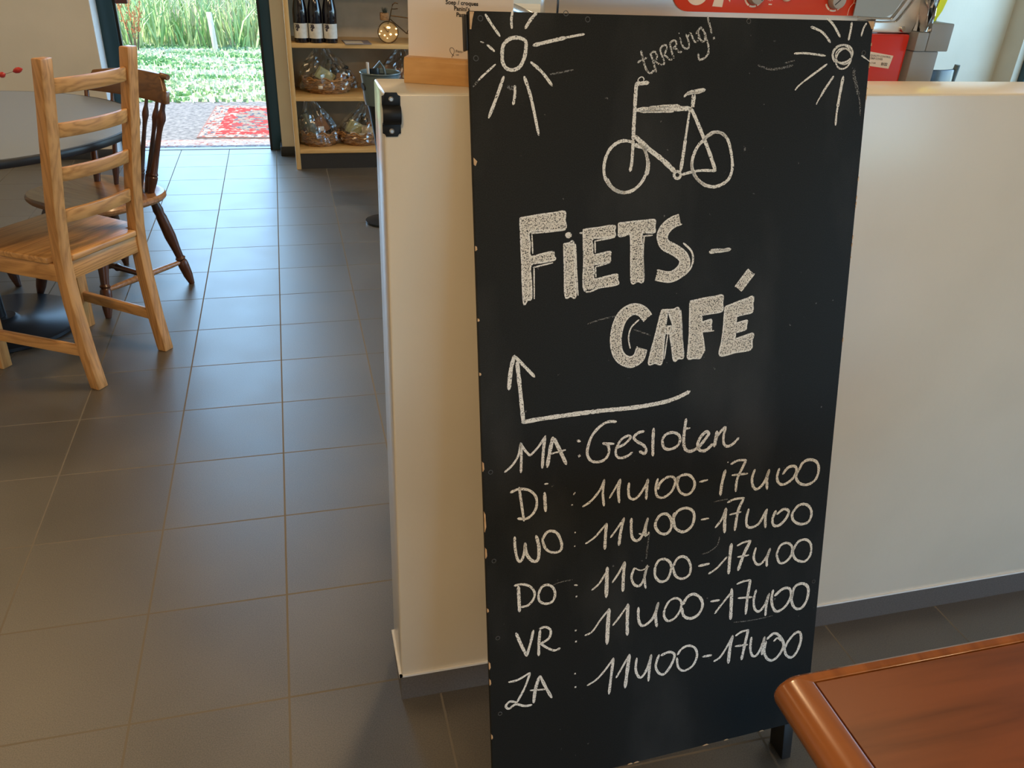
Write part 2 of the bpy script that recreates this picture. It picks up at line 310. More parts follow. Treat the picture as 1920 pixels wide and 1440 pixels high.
# ------------------------------------------------------------------ the room
WX0, WX1, WY0, WY1, WH = -4.2, 5.5, -5.0, 4.44, 3.3
DX0, DX1, DH = -0.967, 0.042, 3.10          # door opening
o = struct(MB().box(WX0-0.2, WX1+0.2, WY0-0.2, 4.69, -0.12, 0.0).build('floor', TILE))
o = struct(MB().box(WX0-0.2, WX1+0.2, WY0-0.2, 4.69, WH, WH+0.15).build('ceiling', CEIL))
w = MB().box(WX0-0.2, DX0, WY1, 4.69, 0, WH); w.box(DX1, WX1+0.2, WY1, 4.69, 0, WH); w.box(DX0, DX1, WY1, 4.69, DH, WH)
struct(w.build('wall_back', PAINT))
struct(MB().box(WX0-0.2, WX0, WY0, WY1, 0, WH).build('wall_left', PAINT))
w = MB().box(WX1, WX1+0.2, WY0, -2.7, 0, WH); w.box(WX1, WX1+0.2, -0.5, 0.45, 0, WH); w.box(WX1, WX1+0.2, 4.25, WY1, 0, WH)
w.box(WX1, WX1+0.2, -2.7, -0.5, 0, 0.1); w.box(WX1, WX1+0.2, -2.7, -0.5, 2.0, WH); w.box(WX1, WX1+0.2, 0.45, 4.25, 0, 0.4); w.box(WX1, WX1+0.2, 0.45, 4.25, 3.1, WH)
struct(w.build('wall_right', PAINT))
w = MB().box(WX0, 1.0, WY0-0.2, WY0, 0, WH); w.box(4.2, WX1, WY0-0.2, WY0, 0, WH); w.box(1.0, 4.2, WY0-0.2, WY0, 0, 0.1); w.box(1.0, 4.2, WY0-0.2, WY0, 2.0, WH)
struct(w.build('wall_front', PAINT))
def window(name, axis, a0, a1, z0, z1, at):
    f = MB()
    def bar(p0, p1, q0, q1):
        if axis == 'y': f.box(at-0.04, at+0.04, p0, p1, q0, q1)
        else: f.box(p0, p1, at-0.04, at+0.04, q0, q1)
    bar(a0, a1, z0, z0+0.06); bar(a0, a1, z1-0.06, z1); bar(a0, a0+0.06, z0+0.06, z1-0.06); bar(a1-0.06, a1, z0+0.06, z1-0.06)
    bar((a0+a1)/2-0.04, (a0+a1)/2+0.04, z0+0.06, z1-0.06)
    struct(f.build(name, FRAME, bevel=0.004))
window('window_1', 'y', -2.7, -0.5, 0.1, 2.0, WX1+0.1); window('window_2', 'x', 1.0, 4.2, 0.1, 2.0, WY0-0.1); window('window_3', 'y', 0.45, 4.25, 0.4, 3.1, WX1+0.1)
sb = MB().box(WX0, DX0, WY1-0.012, WY1, 0, 0.06); sb.box(DX1, WX1, WY1-0.012, WY1, 0, 0.06); sb.box(DX1-0.012, DX1, WY1-0.012, 4.60, 0, 0.06)
struct(sb.build('baseboard_back', SKIRTB, bevel=0.002))
struct(MB().box(DX0-0.001, DX0+0.004, WY1+0.001, 4.63, 0, DH).build('trim_2', BEAD))
# door frame: jambs, seals, head and threshold
df = MB().box(DX0, -0.873, 4.63, 4.68, 0, DH); df.box(-0.022, DX1, 4.60, 4.68, 0, DH); df.box(-0.873, -0.022, 4.63, 4.68, DH-0.09, DH)
dfo = struct(df.build('door_1', FRAME, bevel=0.003))
ds = MB().box(-0.873, -0.858, 4.645, 4.683, 0, DH-0.09); ds.box(-0.037, -0.022, 4.60, 4.675, 0, DH-0.09)
ds.build('seal', FRAME_IN, dfo)
MB().box(-0.873, -0.022, 4.64, 4.69, 0.0, 0.003).build('threshold', flat('pale_stone_sill', (0.30, 0.31, 0.32), 0.4), dfo)
# half-height counter wall
CX, CY0, CY1, CZ = 0.2235, -0.0525, 0.068, 1.19
struct(MB().box(CX, WX1, CY0, CY1, 0.0, CZ).build('wall_counter', SATIN, bevel=0.004, seg=3))
bb = MB().box(CX-0.0008, WX1, CY0-0.0015, CY0+0.004, 0, 0.066); bb.box(CX-0.0008, CX+0.004, CY0+0.004, CY1, 0, 0.066)
struct(bb.build('baseboard_counter', SKIRT))
tb = MB().box(CX-0.004, WX1, CY0-0.0035, CY0+0.002, 0.066, 0.0705); tb.box(CX-0.0045, CX+0.002, CY0-0.0035, CY1+0.004, 0.066, 0.0705)
struct(tb.build('trim_1', BEAD))
# ceiling lamps (above the picture), the last one added for the dim floor at right
lamp0 = None
for k, (lx, ly) in enumerate(((-3.1, 0.2), (-1.9, 2.7), (-0.5, -2.6), (1.0, 1.3), (3.2, -2.9))):
    t = thing('ceiling_lamp', ['square ceiling lamp left of the aisle, nearer the front window', 'square ceiling lamp above the round table', 'square ceiling lamp nearest the front window wall', 'square ceiling lamp behind the counter wall', 'square ceiling lamp added at the right to brighten the floor there'][k], 'lamp', (lx, ly, WH), group='warm ceiling lamps')
    MB().box(-0.24, 0.24, -0.24, 0.24, -0.05, 0).build('housing', GREYP, t, bevel=0.004)
    MB().box(-0.215, 0.215, -0.215, 0.215, -0.056, -0.05).build('diffuser', LAMPM, t)

# ------------------------------------------------------------------ outdoors
struct(MB().box(-14, 12, 4.69, 40, -0.3, -0.035).build('ground_outside', SOIL))
pv = MB().box(-14, 30, -34, WY0-0.2, -0.3, -0.035); pv.box(WX1+0.2, 30, WY0-0.2, 4.69, -0.3, -0.035)  # unseen ground, added to darken the low view out of the windows
struct(pv.build('ground_front_unseen', noisy('unseen_ground_grey', (0.09, 0.09, 0.085), (0.13, 0.125, 0.12), 4, rough=0.9)))
tag(MB().box(-4, 3, 4.69, 6.45, -0.035, -0.03).build('gravel_path', GRAVEL), 'pale gravel strip outside the open door', 'gravel', kind='stuff')
def blades(name, n, x0, x1, y0, y1, hmin, hmax, wd, mt, label, lean=0.5, bias=1.0):
    g = MB(); rnd = random.Random(hash(label) % 1000 if False else len(label)*31+n)
    for i in range(n):
        x = rnd.uniform(x0, x1); y = y0+(y1-y0)*rnd.random()**bias; h = rnd.uniform(hmin, hmax); a = rnd.uniform(0, PI); l = rnd.uniform(0, lean)*h; d = rnd.uniform(0, 2*PI)
        w = wd*rnd.uniform(0.6, 1.3); ux, uy = math.cos(a)*w, math.sin(a)*w; lx, ly = math.cos(d)*l, math.sin(d)*l
        g.add([(x-ux, y-uy, -0.035), (x+ux, y+uy, -0.035), (x+lx*.4+ux*.7, y+ly*.4+uy*.7, h*.55), (x+lx*.4-ux*.7, y+ly*.4-uy*.7, h*.55), (x+lx, y+ly, h*(1-.25*l/h))], [(0, 1, 2, 3), (3, 2, 4)])
    return tag(g.build(name, mt), label, 'grass', kind='stuff')
blades('lawn_grass', 12000, -3.6, 1.2, 6.40, 9.9, -0.026, -0.008, 0.016, LAWN, 'short bleached lawn between the gravel and the tall grass', 1.2, 0.9)
blades('tall_grass', 5200, -4.2, 1.6, 9.7, 13.0, 0.18, 0.75, 0.012, TALL, 'tall green grass along the far edge of the lawn', 0.7, 1.3)
blades('dry_grass', 900, -1.3, 1.0, 9.9, 12.0, 0.25, 0.8, 0.008, DRY, 'pale dry stalks among the tall grass behind the white post', 0.5)
# a leafy bank further back
hedge = MB(); rnd = random.Random(5)
for i in range(4200):
    x = rnd.uniform(-8, 6); y = rnd.uniform(13, 15.5); z = rnd.uniform(-0.03, 1.1)*(0.55+0.3*math.sin(x*1.7)+0.15*math.sin(x*4.1)); s = rnd.uniform(0.05, 0.12)
    a = Vector((rnd.uniform(-1, 1), rnd.uniform(-1, 1), rnd.uniform(-.6, 1))).normalized(); b_ = a.cross(Vector((rnd.uniform(-1, 1), rnd.uniform(-1, 1), .3))).normalized(); c = Vector((x, y, z))
    hedge.add([c-a*s, c+b_*s*.45, c+a*s, c-b_*s*.45], [(0, 1, 2, 3)])
tag(hedge.build('leafy_undergrowth', TALL), 'green undergrowth behind the tall grass', 'bushes', kind='stuff')
post = thing('wooden_post', 'slim whitish wooden post standing in front of the tall grass', 'post', (-0.655, 9.62, -0.035))
MB().beam([[(-.03, -.03, -.1), (.03, -.03, -.1), (.03, .03, -.1), (-.03, .03, -.1)], [(-.062, -.03, .41), (-.005, -.03, .41), (-.005, .03, .40), (-.062, .03, .40)]]).build('stake', POSTW, post, bevel=0.004)
dock = thing('dock_plant', 'orange-brown seeding dock plant left of the white post', 'plant', (-1.52, 9.5, -0.035))
rnd = random.Random(3)
for dx, dy, h in ((0, 0, .62), (.06, .05, .5), (-.07, .03, .55), (.03, -.06, .42)):
    so = MB().tube([(dx*.3, dy*.3, -.05), (dx, dy, h*.5), (dx*1.8, dy*1.6, h)], [.008, .007, .003], 6).build('stem', TWIG, dock)
    sd = MB().tube([(dx*(.3+1.5*t_), dy*(.3+1.3*t_), h*t_) for t_ in (.4, .6, .8, 1.0)], [.006, .008, .008, .003], 6)
    for k in range(46):
        t_ = rnd.uniform(.35, 1); c = Vector((dx*(.3+1.5*t_), dy*(.3+1.3*t_), h*t_)) + Vector((rnd.gauss(0, .017), rnd.gauss(0, .017), rnd.gauss(0, .012))); s = rnd.uniform(.008, .018)
        sd.add([c+Vector((s, 0, 0)), c+Vector((-s*.5, s*.8, 0)), c+Vector((-s*.5, -s*.8, 0)), c+Vector((0, 0, s*1.5))], [(0, 1, 3), (1, 2, 3), (2, 0, 3), (0, 2, 1)])
    sd.build('seed_head', DOCK, so)
hb = thing('wall_box', 'small dark red-brown box fixed beside the top of the left door jamb', 'box', (-0.81, 4.655, 0.878))
MB().box(-0.047, 0.022, -0.02, 0.012, 0.0, 0.10).build('casing', flat('dark_red_brown_metal', (0.10, 0.035, 0.03), 0.5), hb, bevel=0.004)
# rugs
def rug_material(name, ground, figs):
    mt = principled(name, ground, 0.9, spec=0.1); N, L, b = nodes(mt)
    tc = N.new('ShaderNodeTexCoord'); mp = N.new('ShaderNodeMapping'); mp.inputs['Scale'].default_value = (1, 1, 1); L.new(tc.outputs['Object'], mp.inputs[0])
    prev = None
    for (kind, sc, thr, col) in figs:
        t = N.new('ShaderNodeTexVoronoi') if kind == 'v' else N.new('ShaderNodeTexMagic') if kind == 'm' else N.new('ShaderNodeTexChecker')
        t.inputs['Scale'].default_value = sc; L.new(mp.outputs[0], t.inputs['Vector'])
        g = N.new('ShaderNodeMath'); g.operation = 'GREATER_THAN'; g.inputs[1].default_value = thr
        L.new(t.outputs['Distance'] if kind == 'v' else t.outputs['Fac'], g.inputs[0])
        mxn = N.new('ShaderNodeMix'); mxn.data_type = 'RGBA'; L.new(g.outputs[0], mxn.inputs['Factor'])
        if prev: L.new(prev, mxn.inputs['A'])
        else: mxn.inputs['A'].default_value = (*ground, 1)
        mxn.inputs['B'].default_value = (*col, 1); prev = mxn.outputs['Result']
    L.new(prev, b.inputs['Base Color']); return mt
RUG_RED = rug_material('red_rug_pile', (0.30, 0.024, 0.02), [('v', 26, 0.66, (0.24, 0.20, 0.16))])
RUG_MED = rug_material('rug_medallion_pile', (0.17, 0.14, 0.11), [('v', 16, 0.60, (0.26, 0.03, 0.025)), ('v', 27, 0.62, (0.06, 0.065, 0.08))])
RUG_BORD = rug_material('cream_rug_border', (0.25, 0.22, 0.18), [('v', 27, 0.60, (0.20, 0.06, 0.045)), ('v', 40, 0.66, (0.07, 0.075, 0.09))])
RUG_EDGE = flat('dark_rug_edging', (0.16, 0.08, 0.06), 0.9)
MAT_GREY = rug_material('grey_mat_pile', (0.19, 0.18, 0.18), [('v', 24, 0.62, (0.30, 0.26, 0.24)), ('v', 41, 0.72, (0.17, 0.07, 0.06))])
RUG_PINK = rug_material('faded_red_mat_edge', (0.36, 0.14, 0.12), [('v', 33, 0.6, (0.44, 0.36, 0.32))])
rg = thing('oriental_rug', 'red patterned oriental rug with cream border on the gravel outside the door', 'rug', (-0.55, 5.10, -0.03))
rg.rotation_euler = (0, 0, math.radians(-3.5))
def sheet(x0, x1, y0, y1, z, h=0.004): return MB().box(x0, x1, y0, y1, z, z+h)
sheet(0, 1.25, 0, 1.16, 0.0, 0.006).build('edging', RUG_EDGE, rg)
sheet(0.012, 1.238, 0.012, 1.148, 0.006, 0.001).build('border', RUG_BORD, rg)
sheet(0.115, 1.135, 0.10, 1.06, 0.007, 0.001).build('field', RUG_RED, rg)
hexa = [(0.20, 0.35), (0.33, 0.22), (0.92, 0.22), (1.05, 0.35), (1.05, 0.84), (0.92, 0.96), (0.33, 0.96), (0.20, 0.84)]
MB().prism(hexa, 'z', 0.008, 0.009).build('medallion', RUG_MED, rg)
dm = thing('doormat', 'long faded grey and pink mat just outside the threshold', 'mat', (-0.90, 4.725, -0.03))
sheet(0, 1.02, 0, 0.30, 0, 0.006).build('edging', RUG_PINK, dm); sheet(0.04, 0.98, 0.05, 0.25, 0.006, 0.001).build('pile', MAT_GREY, dm)

# ------------------------------------------------------------------ chalkboard sign leaning on the counter wall
BO = Vector((0.33930722, -0.36706648, 0.09379559)); BU = Vector((0.99903057, 0.04380535, -0.00436068)); BV = Vector((-0.00595645, 0.23265684, 0.97254065)); BN = BU.cross(BV)
BW, BH = 0.6240, 1.2366
sign = thing('chalkboard_sign', 'tall black chalkboard sign with white chalk writing leaning on the counter wall', 'sign')
bmx = Matrix((BU, BV, BN)).transposed().to_4x4(); bmx.translation = BO
sign.matrix_world = bmx
MB().box(0, BW, 0, BH, -0.010, 0.0).build('panel', SLATE, sign, bevel=0.0012)
fr = MB().box(0.004, 0.042, 0.0, BH-0.002, -0.024, -0.010); fr.box(BW-0.040, BW-0.002, 0.0, BH-0.002, -0.024, -0.010)
fr.box(0.042, BW-0.040, BH-0.045, BH-0.002, -0.024, -0.010); fr.box(0.042, BW-0.040, 0.05, 0.09, -0.024, -0.010)
fr.build('frame', BLACKWOOD, sign, bevel=0.0015)
for x0 in (0.016, 0.585):
    lg = MB().beam([[(x0, -0.0955, -0.0115-0.0), (x0+0.020, -0.0955, -0.0115), (x0+0.020, -0.0855, -0.0535), (x0, -0.0855, -0.0535)], [(x0, 0.002, -0.0115), (x0+0.022, 0.002, -0.0115), (x0+0.022, 0.002, -0.0535), (x0, 0.002, -0.0535)]])
    lg.build('leg', BLACKWOOD, sign, bevel=0.002)
MB().box(-0.0035, 0.0, BH-0.047, BH-0.004, -0.020, -0.002).build('hinge', BLACKPLATE, sign, bevel=0.001)
def chip(outline, z0, z1): MB().prism(outline, 'z', z0, z1).build('paint_chip', RAWWOOD, sign)['label'] = 'bare wood showing through chipped paint'
chip([(0.002, BH-0.001), (0.008, BH-0.001), (0.0055, BH-0.010), (0.0035, BH-0.022), (0.0015, BH-0.022)], -0.004, 0.0006)
chip([(BW-0.010, BH-0.0005), (BW+0.0006, BH-0.0005), (BW+0.0008, BH-0.012), (BW-0.003, BH-0.011), (BW-0.006, BH-0.006)], -0.009, 0.0006)
rnd = random.Random(11)
chip([(0.001, 1.055), (0.006, 1.050), (0.0035, 1.044), (0.001, 1.046)], -0.003, 0.0005)
for v0, l in ((0.60, .014), (0.50, .03), (0.455, .016), (0.36, .006), (0.255, .012), (0.225, .01), (0.12, .008), (0.75, .004), (0.83, .004), (0.93, .006)):
    chip([(-0.0003, v0), (0.0022, v0+l*.3), (0.0016, v0+l), (-0.0003, v0+l*1.15)], -0.003, 0.0005)
for u0 in (0.25, 0.262, 0.40, 0.445, 0.52, 0.10):
    l = rnd.uniform(.006, .014); chip([(u0, -.0003), (u0+l, -.0003), (u0+l*.7, .0022), (u0+l*.2, .0016)], -.003, .0005)
for k in range(14):
    v0 = BH-rnd.uniform(.02, .5); l = rnd.uniform(.002, .007); chip([(BW-.0012, v0), (BW+.0004, v0), (BW+.0004, v0+l), (BW-.0008, v0+l*.8)], -.006, .0004)
CHALK = {
'bike': [[5.3,2375,11482,2470,11491,2566,11500],[1.5,2404,11517,2417,11552,2461,11575,2494,11554,2495,11517],[5.3,2382,11485,2372,11301,2365,11109,2356,10929,2352,10734],[4.5,2352,10734,2345,10550,2335,10417,2313,10309],[6.7,2391,11137,2817,11151,3244,11151],[4.5,2576,11159,2816,11183,3059,11188],[3.9,2458,11115,2758,11119,2970,11117],[5.5,3174,11350,3280,11378,3456,11403],[3.1,3130,11311,3204,11363,3327,11362,3418,11381],[3.1,3264,11330,3259,11167],[3.4,3300,11336,3287,11167],[3.4,3229,11154,3201,10918,3172,10705],[5.3,3178,10732,3149,10505,3119,10289],[5.4,3252,11147,3362,10955,3475,10740,3590,10508,3690,10280],[3.8,3698,10275,3474,10286,3316,10272,3145,10236],[7.1,2385,10779,2592,10610,2811,10459,3026,10281],[6.0,2380,10667,2486,10639,2562,10611],[4.1,3120,10232,3115,10208,3098,10191,3074,10184,3048,10188,3027,10203,3015,10226,3016,10249,3028,10269,3050,10281,3076,10281,3100,10270,3116,10250,3120,10226],[4.5,2349,10705,2230,10727,2126,10709,2010,10633,1935,10507,1907,10363,1927,10230,2003,10114,2108,10039,2229,10012,2365,10041,2484,10132,2557,10251,2584,10384,2568,10518,2516,10625,2440,10686],[5.1,1949,10216,2033,10093,2139,10029,2245,10008],[3.7,2516,10625,2573,10505,2607,10384,2588,10250],[4.6,3476,10713,3559,10792,3668,10822,3780,10796,3874,10706,3931,10555,3965,10403,3970,10279,3924,10155,3823,10081,3679,10044,3533,10077,3401,10164,3316,10283,3298,10406,3328,10528,3393,10641,3476,10713],[3.5,3506,10746,3637,10811,3748,10810,3848,10740],[3.5,3286,10420,3308,10283,3402,10150,3550,10053]],
'ring': [[2.9,2442,11911,2470,11818,2507,11715,2539,11656,2578,11627,2609,11627,2646,11660],[2.6,2395,11759,2459,11799,2534,11822],[2.8,2582,11884,2623,11800,2656,11703,2682,11641],[2.6,2586,11877,2623,11900,2662,11897,2686,11852,2684,11813,2650,11781],[2.3,2650,11784,2697,11755,2767,11733,2809,11752],[2.6,2729,11943,2755,11866,2788,11801,2805,11756],[2.6,2733,11937,2766,11979,2812,11989,2832,11970,2819,11905,2778,11856],[2.3,2786,11863,2833,11841,2880,11805,2923,11806],[2.8,2876,12016,2903,11932,2929,11861,2950,11822],[2.6,2880,12013,2918,12046,2960,12046,2981,12017,2967,11978,2929,11952],[2.6,2929,11955,2984,11940,3020,11904,3067,11905],[2.5,3028,12089,3058,12018,3092,11967,3139,11945,3174,11965,3175,12020,3153,12078,3123,12133],[1.7,3015,12150,3016,12139],[2.4,3152,12098,3181,12150,3209,12131,3239,12073,3276,12034,3311,12054,3324,12107,3313,12165],[2.7,3357,12234,3316,12191,3283,12145],[2.7,3312,12184,3332,12107,3370,12052,3413,12049,3423,12102,3403,12173,3361,12221],[2.9,3420,12160,3452,12069,3485,11978,3485,11893,3444,11839,3382,11809,3343,11809,3327,11884],[2.8,3449,12371,3480,12284,3512,12201,3519,12149],[4.5,3558,12094,3570,12087]],
'title': [[2.4,650,9721,814,9740,979,9759,1146,9771,1313,9783,1316,9664,1318,9545,1053,9533,790,9522,793,9354,796,9185,963,9205,1132,9225,1147,9169,1163,9114,982,9085,802,9056,802,8822,803,8585,742,8558,681,8531,665,9135,650,9721],[2.1,821,9489,830,9220],[2.1,808,9506,1081,9512,1323,9530],[2.1,846,9009,845,8569],[2.1,835,9022,1131,9071],[4.2,1400,9447,1397,9437,1387,9430,1374,9427,1359,9429,1348,9436,1342,9446,1343,9457,1350,9466,1363,9471,1377,9470,1390,9465,1398,9456,1400,9445],[2.5,1299,9329,1375,9334,1451,9339,1467,8954,1484,8561,1403,8567,1321,8573,1310,8955,1299,9329],[2.2,1478,9320,1494,8943,1520,8571],[2.1,1323,9303,1456,9321],[2.5,1597,9517,1836,9534,2077,9551,2082,9476,2087,9400,1914,9388,1741,9376,1747,9263,1754,9149,1888,9163,2022,9177,2020,9108,2018,9038,1891,9017,1763,8997,1768,8895,1773,8793,1952,8816,2133,8839,2140,8765,2147,8690,1882,8663,1621,8636,1609,9081,1597,9517],[2.2,1774,9344,2088,9383],[2.2,1779,9341,1786,9178],[2.2,1791,8970,1800,8822],[2.2,1791,8970,2019,9020],[2.7,1544,9470,1590,9473],[2.6,2147,9580,2288,9588,2429,9597,2575,9600,2723,9603,2725,9515,2728,9426,2625,9421,2523,9416,2544,9071,2565,8719,2468,8713,2372,8706,2354,9059,2336,9405,2246,9401,2156,9397,2152,9488,2147,9580],[2.3,2561,9376,2548,9109,2575,8745],[2.3,2546,9377,2693,9382],[2.3,3102,9659,2962,9613,2829,9506,2772,9353,2848,9183,3025,9084,3138,9004,3162,8956,3110,8871,2982,8819,2788,8862],[2.3,3169,9521,3055,9487,2966,9416,2935,9344,2963,9278,3110,9204,3266,9087,3328,8921,3227,8752,3010,8668,2767,8716],[3.0,3208,9240,3345,9116,3381,8983,3343,8853,3230,8749],[5.4,3657,9080,3836,9088,4015,9105],[4.2,3685,9110,4001,9095],[2.3,2716,8190,2590,8323,2385,8374,2201,8287,2095,8121,2048,7890,2072,7672,2178,7492,2384,7396,2577,7469,2651,7637],[2.3,2590,8096,2507,8193,2422,8218,2324,8168,2254,8055,2217,7864,2234,7700,2288,7603,2375,7560,2443,7588,2489,7712],[2.3,2374,7693,2342,7859,2382,8017,2509,8128],[2.7,2883,8246,2937,8244,2991,8243,2983,8200,2974,8158,2967,8077,2959,7996,2936,7703,2912,7407,2800,7421,2688,7434,2786,7843,2883,8246],[2.7,2991,8243,3084,8240,3178,8236,3231,7863,3285,7483,3203,7456,3121,7429,3077,7656,3035,7880,3059,7933,3084,7985,3037,8115,2991,8243],[2.7,2877,7989,2988,7984,3099,7979,3109,7923,3118,7867,2992,7874,2866,7881,2871,7935,2877,7989],[2.1,3208,8220,3244,7862,3265,7583],[2.1,3000,7856,2954,7473],[2.8,3360,8344,3497,8361,3635,8378,3778,8387,3922,8396,3925,8274,3927,8151,3749,8130,3573,8110,3579,8057,3584,8005,3664,8016,3744,8027,3746,7944,3747,7861,3671,7857,3595,7854,3621,7701,3647,7547,3612,7487,3577,7427,3469,7437,3362,7448,3368,7650,3374,7851,3367,8099,3360,8344],[2.2,3601,7845,3800,7848],[2.9,3979,8210,4100,8245,4221,8280,4344,8309,4467,8337,4468,8216,4468,8095,4334,8071,4200,8046,4191,7991,4182,7936,4282,7949,4384,7962,4377,7892,4371,7822,4281,7801,4192,7781,4187,7732,4182,7683,4346,7711,4510,7739,4495,7612,4480,7485,4205,7460,3932,7436,3951,7647,3969,7856,3974,8034,3979,8210],[2.5,4250,8441,4350,8565,4464,8698],[2.5,4136,8519,4236,8644,4350,8778]],
'fill': [[0,650,9721,979,9759,1313,9783,1318,9545,790,9522,796,9185,1132,9225,1163,9114,802,9056,803,8585,681,8531],[0,1299,9329,1451,9339,1484,8561,1321,8573],[0,1597,9517,2077,9551,2087,9400,1741,9376,1754,9149,2022,9177,2018,9038,1763,8997,1773,8793,2133,8839,2147,8690,1621,8636],[0,2147,9580,2429,9597,2723,9603,2728,9426,2523,9416,2565,8719,2372,8706,2336,9405,2156,9397],[17.4,3136,9590,3008,9550,2898,9461,2853,9349,2906,9231,3067,9144,3202,9046,3245,8938,3168,8811,2996,8743,2777,8789],[17.8,2653,8143,2548,8258,2404,8296,2263,8227,2174,8088,2132,7877,2153,7686,2233,7547,2379,7478,2509,7529,2570,7675],[0,2883,8246,2991,8243,2974,8158,2959,7996,2912,7407,2688,7434],[0,2991,8243,3178,8236,3285,7483,3121,7429,3035,7880,3084,7985],[0,2877,7989,3099,7979,3118,7867,2866,7881],[0,3360,8344,3635,8378,3922,8396,3927,8151,3573,8110,3584,8005,3744,8027,3747,7861,3595,7854,3647,7547,3577,7427,3362,7448,3374,7851],[0,3979,8210,4221,8280,4467,8337,4468,8095,4200,8046,4182,7936,4384,7962,4371,7822,4192,7781,4182,7683,4510,7739,4480,7485,3932,7436,3969,7856],[14.3,4193,8480,4293,8604,4407,8738]],
'arrow': [[5.9,529,7752,471,7553,433,7251],[4.9,529,7744,660,7600,832,7404],[6.0,567,7649,600,7300,627,6973,650,6701],[6.6,631,6712,1004,6736,1855,6748,2440,6737,2949,6765,3221,6821,3418,6895]],
'hours1': [[3.4,338,5952,460,6047,560,6196,599,6388],[4.1,599,6388,607,6190,595,5911],[3.7,599,6388,658,6273,745,6162],[3.4,745,6162,872,6281,998,6453],[4.5,989,6428,960,6215,940,5935],[5.6,1115,6412,1059,6166,1021,5942],[6.0,1133,6392,1231,6179,1331,5946],[3.1,1068,6146,1322,6182],[5.0,1514,6310,1560,6290],[5.8,1539,6056,1557,6050],[4.3,2162,6540,2021,6553,1891,6496,1763,6366,1699,6209,1681,6064,1747,5944,1879,5907,1992,5948,2047,6053,2026,6167,1941,6211],[4.0,1941,6211,2130,6176],[4.0,2169,6102,2311,6149,2414,6247,2365,6281,2252,6230,2169,6092,2171,5980,2239,5924,2353,5937,2448,5990],[4.5,2642,6321,2537,6306,2471,6240,2521,6168,2639,6087,2690,6005,2662,5943,2574,5992],[5.3,2809,6347,2803,6122,2810,5885],[4.6,2968,6139,3025,6217,3142,6240,3253,6188,3286,6089,3231,5991,3093,5956,2993,6013,2968,6139],[5.2,3379,6437,3357,6241,3352,6052,3387,5923,3480,5872,3619,5921,3735,6041,3801,6138,3748,6174,3651,6090,3607,5961,3652,5869,3765,5854,3882,5945],[6.0,3952,6158,3939,6034,3916,5902],[4.4,3948,6052,4024,6149,4103,6206,4080,6074,4088,5938,4154,5871,4257,5896,4365,5990],[3.8,3342,6271,3452,6277]],
'hours2': [[4.2,562,5668,590,5423,630,5097],[4.2,424,5605,558,5641,719,5598,826,5480,842,5328,786,5204,675,5128,531,5151],[5.0,972,5518,987,5201],[2.9,973,5663,1031,5664],[2.8,1479,5448,1455,5413],[3.6,1425,5245,1432,5236],[3.7,1611,5185,1753,5263,1903,5432,1973,5593],[4.4,1973,5593,1951,5367,1973,5142],[3.3,2068,5263,2171,5430,2249,5563],[4.9,2250,5557,2220,5365,2238,5160],[4.2,2402,5473,2395,5339,2417,5220,2506,5177,2603,5250,2697,5392,2734,5493],[4.6,2734,5493,2719,5330,2714,5145],[4.3,2912,5473,2878,5307,2912,5168,3024,5128,3162,5206,3226,5353,3192,5460,3071,5473,2955,5393,2922,5290],[4.4,3258,5427,3277,5444,3265,5348,3307,5459,3458,5467,3565,5363,3585,5242,3514,5133,3413,5118,3307,5204,3261,5348],[4.0,3680,5307,3824,5322],[5.3,4149,5448,4099,5226,4081,5008],[4.1,4248,5544,4381,5591,4540,5573],[4.5,4530,5564,4456,5415,4382,5245,4371,5035],[3.7,4281,5340,4579,5328],[2.8,4184,5588,4193,5581],[4.6,4714,5379,4671,5224,4703,5077,4783,5014,4906,5109,4996,5340],[5.1,4996,5340,4965,5182,4981,4985],[4.8,5193,5332,5162,5174,5216,5053,5328,5027,5476,5108,5541,5243,5500,5330,5368,5328,5272,5219],[4.9,5596,5256,5652,5371,5781,5414,5933,5353,5993,5200,5943,5020,5781,4950,5619,5005,5540,5140,5594,5276]],
'hours3': [[4.3,474,4847,476,4665,509,4466,563,4407,620,4524,641,4713],[5.1,641,4713,666,4516,756,4382,849,4385,870,4596,826,4807],[4.4,927,4722,1002,4835,1095,4845,1188,4775,1253,4589,1224,4476,1093,4470,981,4558,927,4722],[2.9,1476,4760,1489,4748],[2.9,1471,4518,1478,4511],[3.3,1662,4528,1815,4611,1949,4746,2022,4823],[4.9,2022,4823,2005,4599,1997,4371],[3.4,2097,4563,2222,4721,2327,4872],[5.0,2327,4872,2273,4633,2247,4398],[4.7,2459,4841,2459,4662,2483,4498,2565,4424,2662,4508,2754,4803],[4.7,2754,4803,2719,4639,2723,4478],[2.7,2601,4548,2743,4494,2782,4548],[4.8,2897,4710,2974,4818,3095,4819,3181,4704,3187,4562,3109,4464,2985,4494,2901,4609,2897,4710],[4.9,3225,4738,3302,4846,3444,4874,3571,4804,3608,4676,3563,4521,3422,4442,3274,4527,3227,4677,3232,4817],[3.6,3742,4614,3882,4616],[4.1,4019,4425,4129,4552,4202,4745],[5.9,4202,4749,4193,4541,4203,4301],[3.7,4227,4854,4363,4894,4545,4887],[5.0,4535,4878,4442,4667,4400,4310],[3.3,4284,4619,4497,4637],[4.7,4646,4665,4615,4494,4635,4355,4726,4309,4875,4368,5000,4600],[4.7,5010,4608,4989,4455,5004,4263],[4.8,5191,4548,5136,4410,5169,4278,5282,4260,5407,4367,5452,4497,5346,4556,5219,4481],[4.9,5544,4472,5636,4574,5770,4584,5880,4504,5928,4369,5873,4227,5714,4210,5571,4298,5527,4411,5553,4492]],
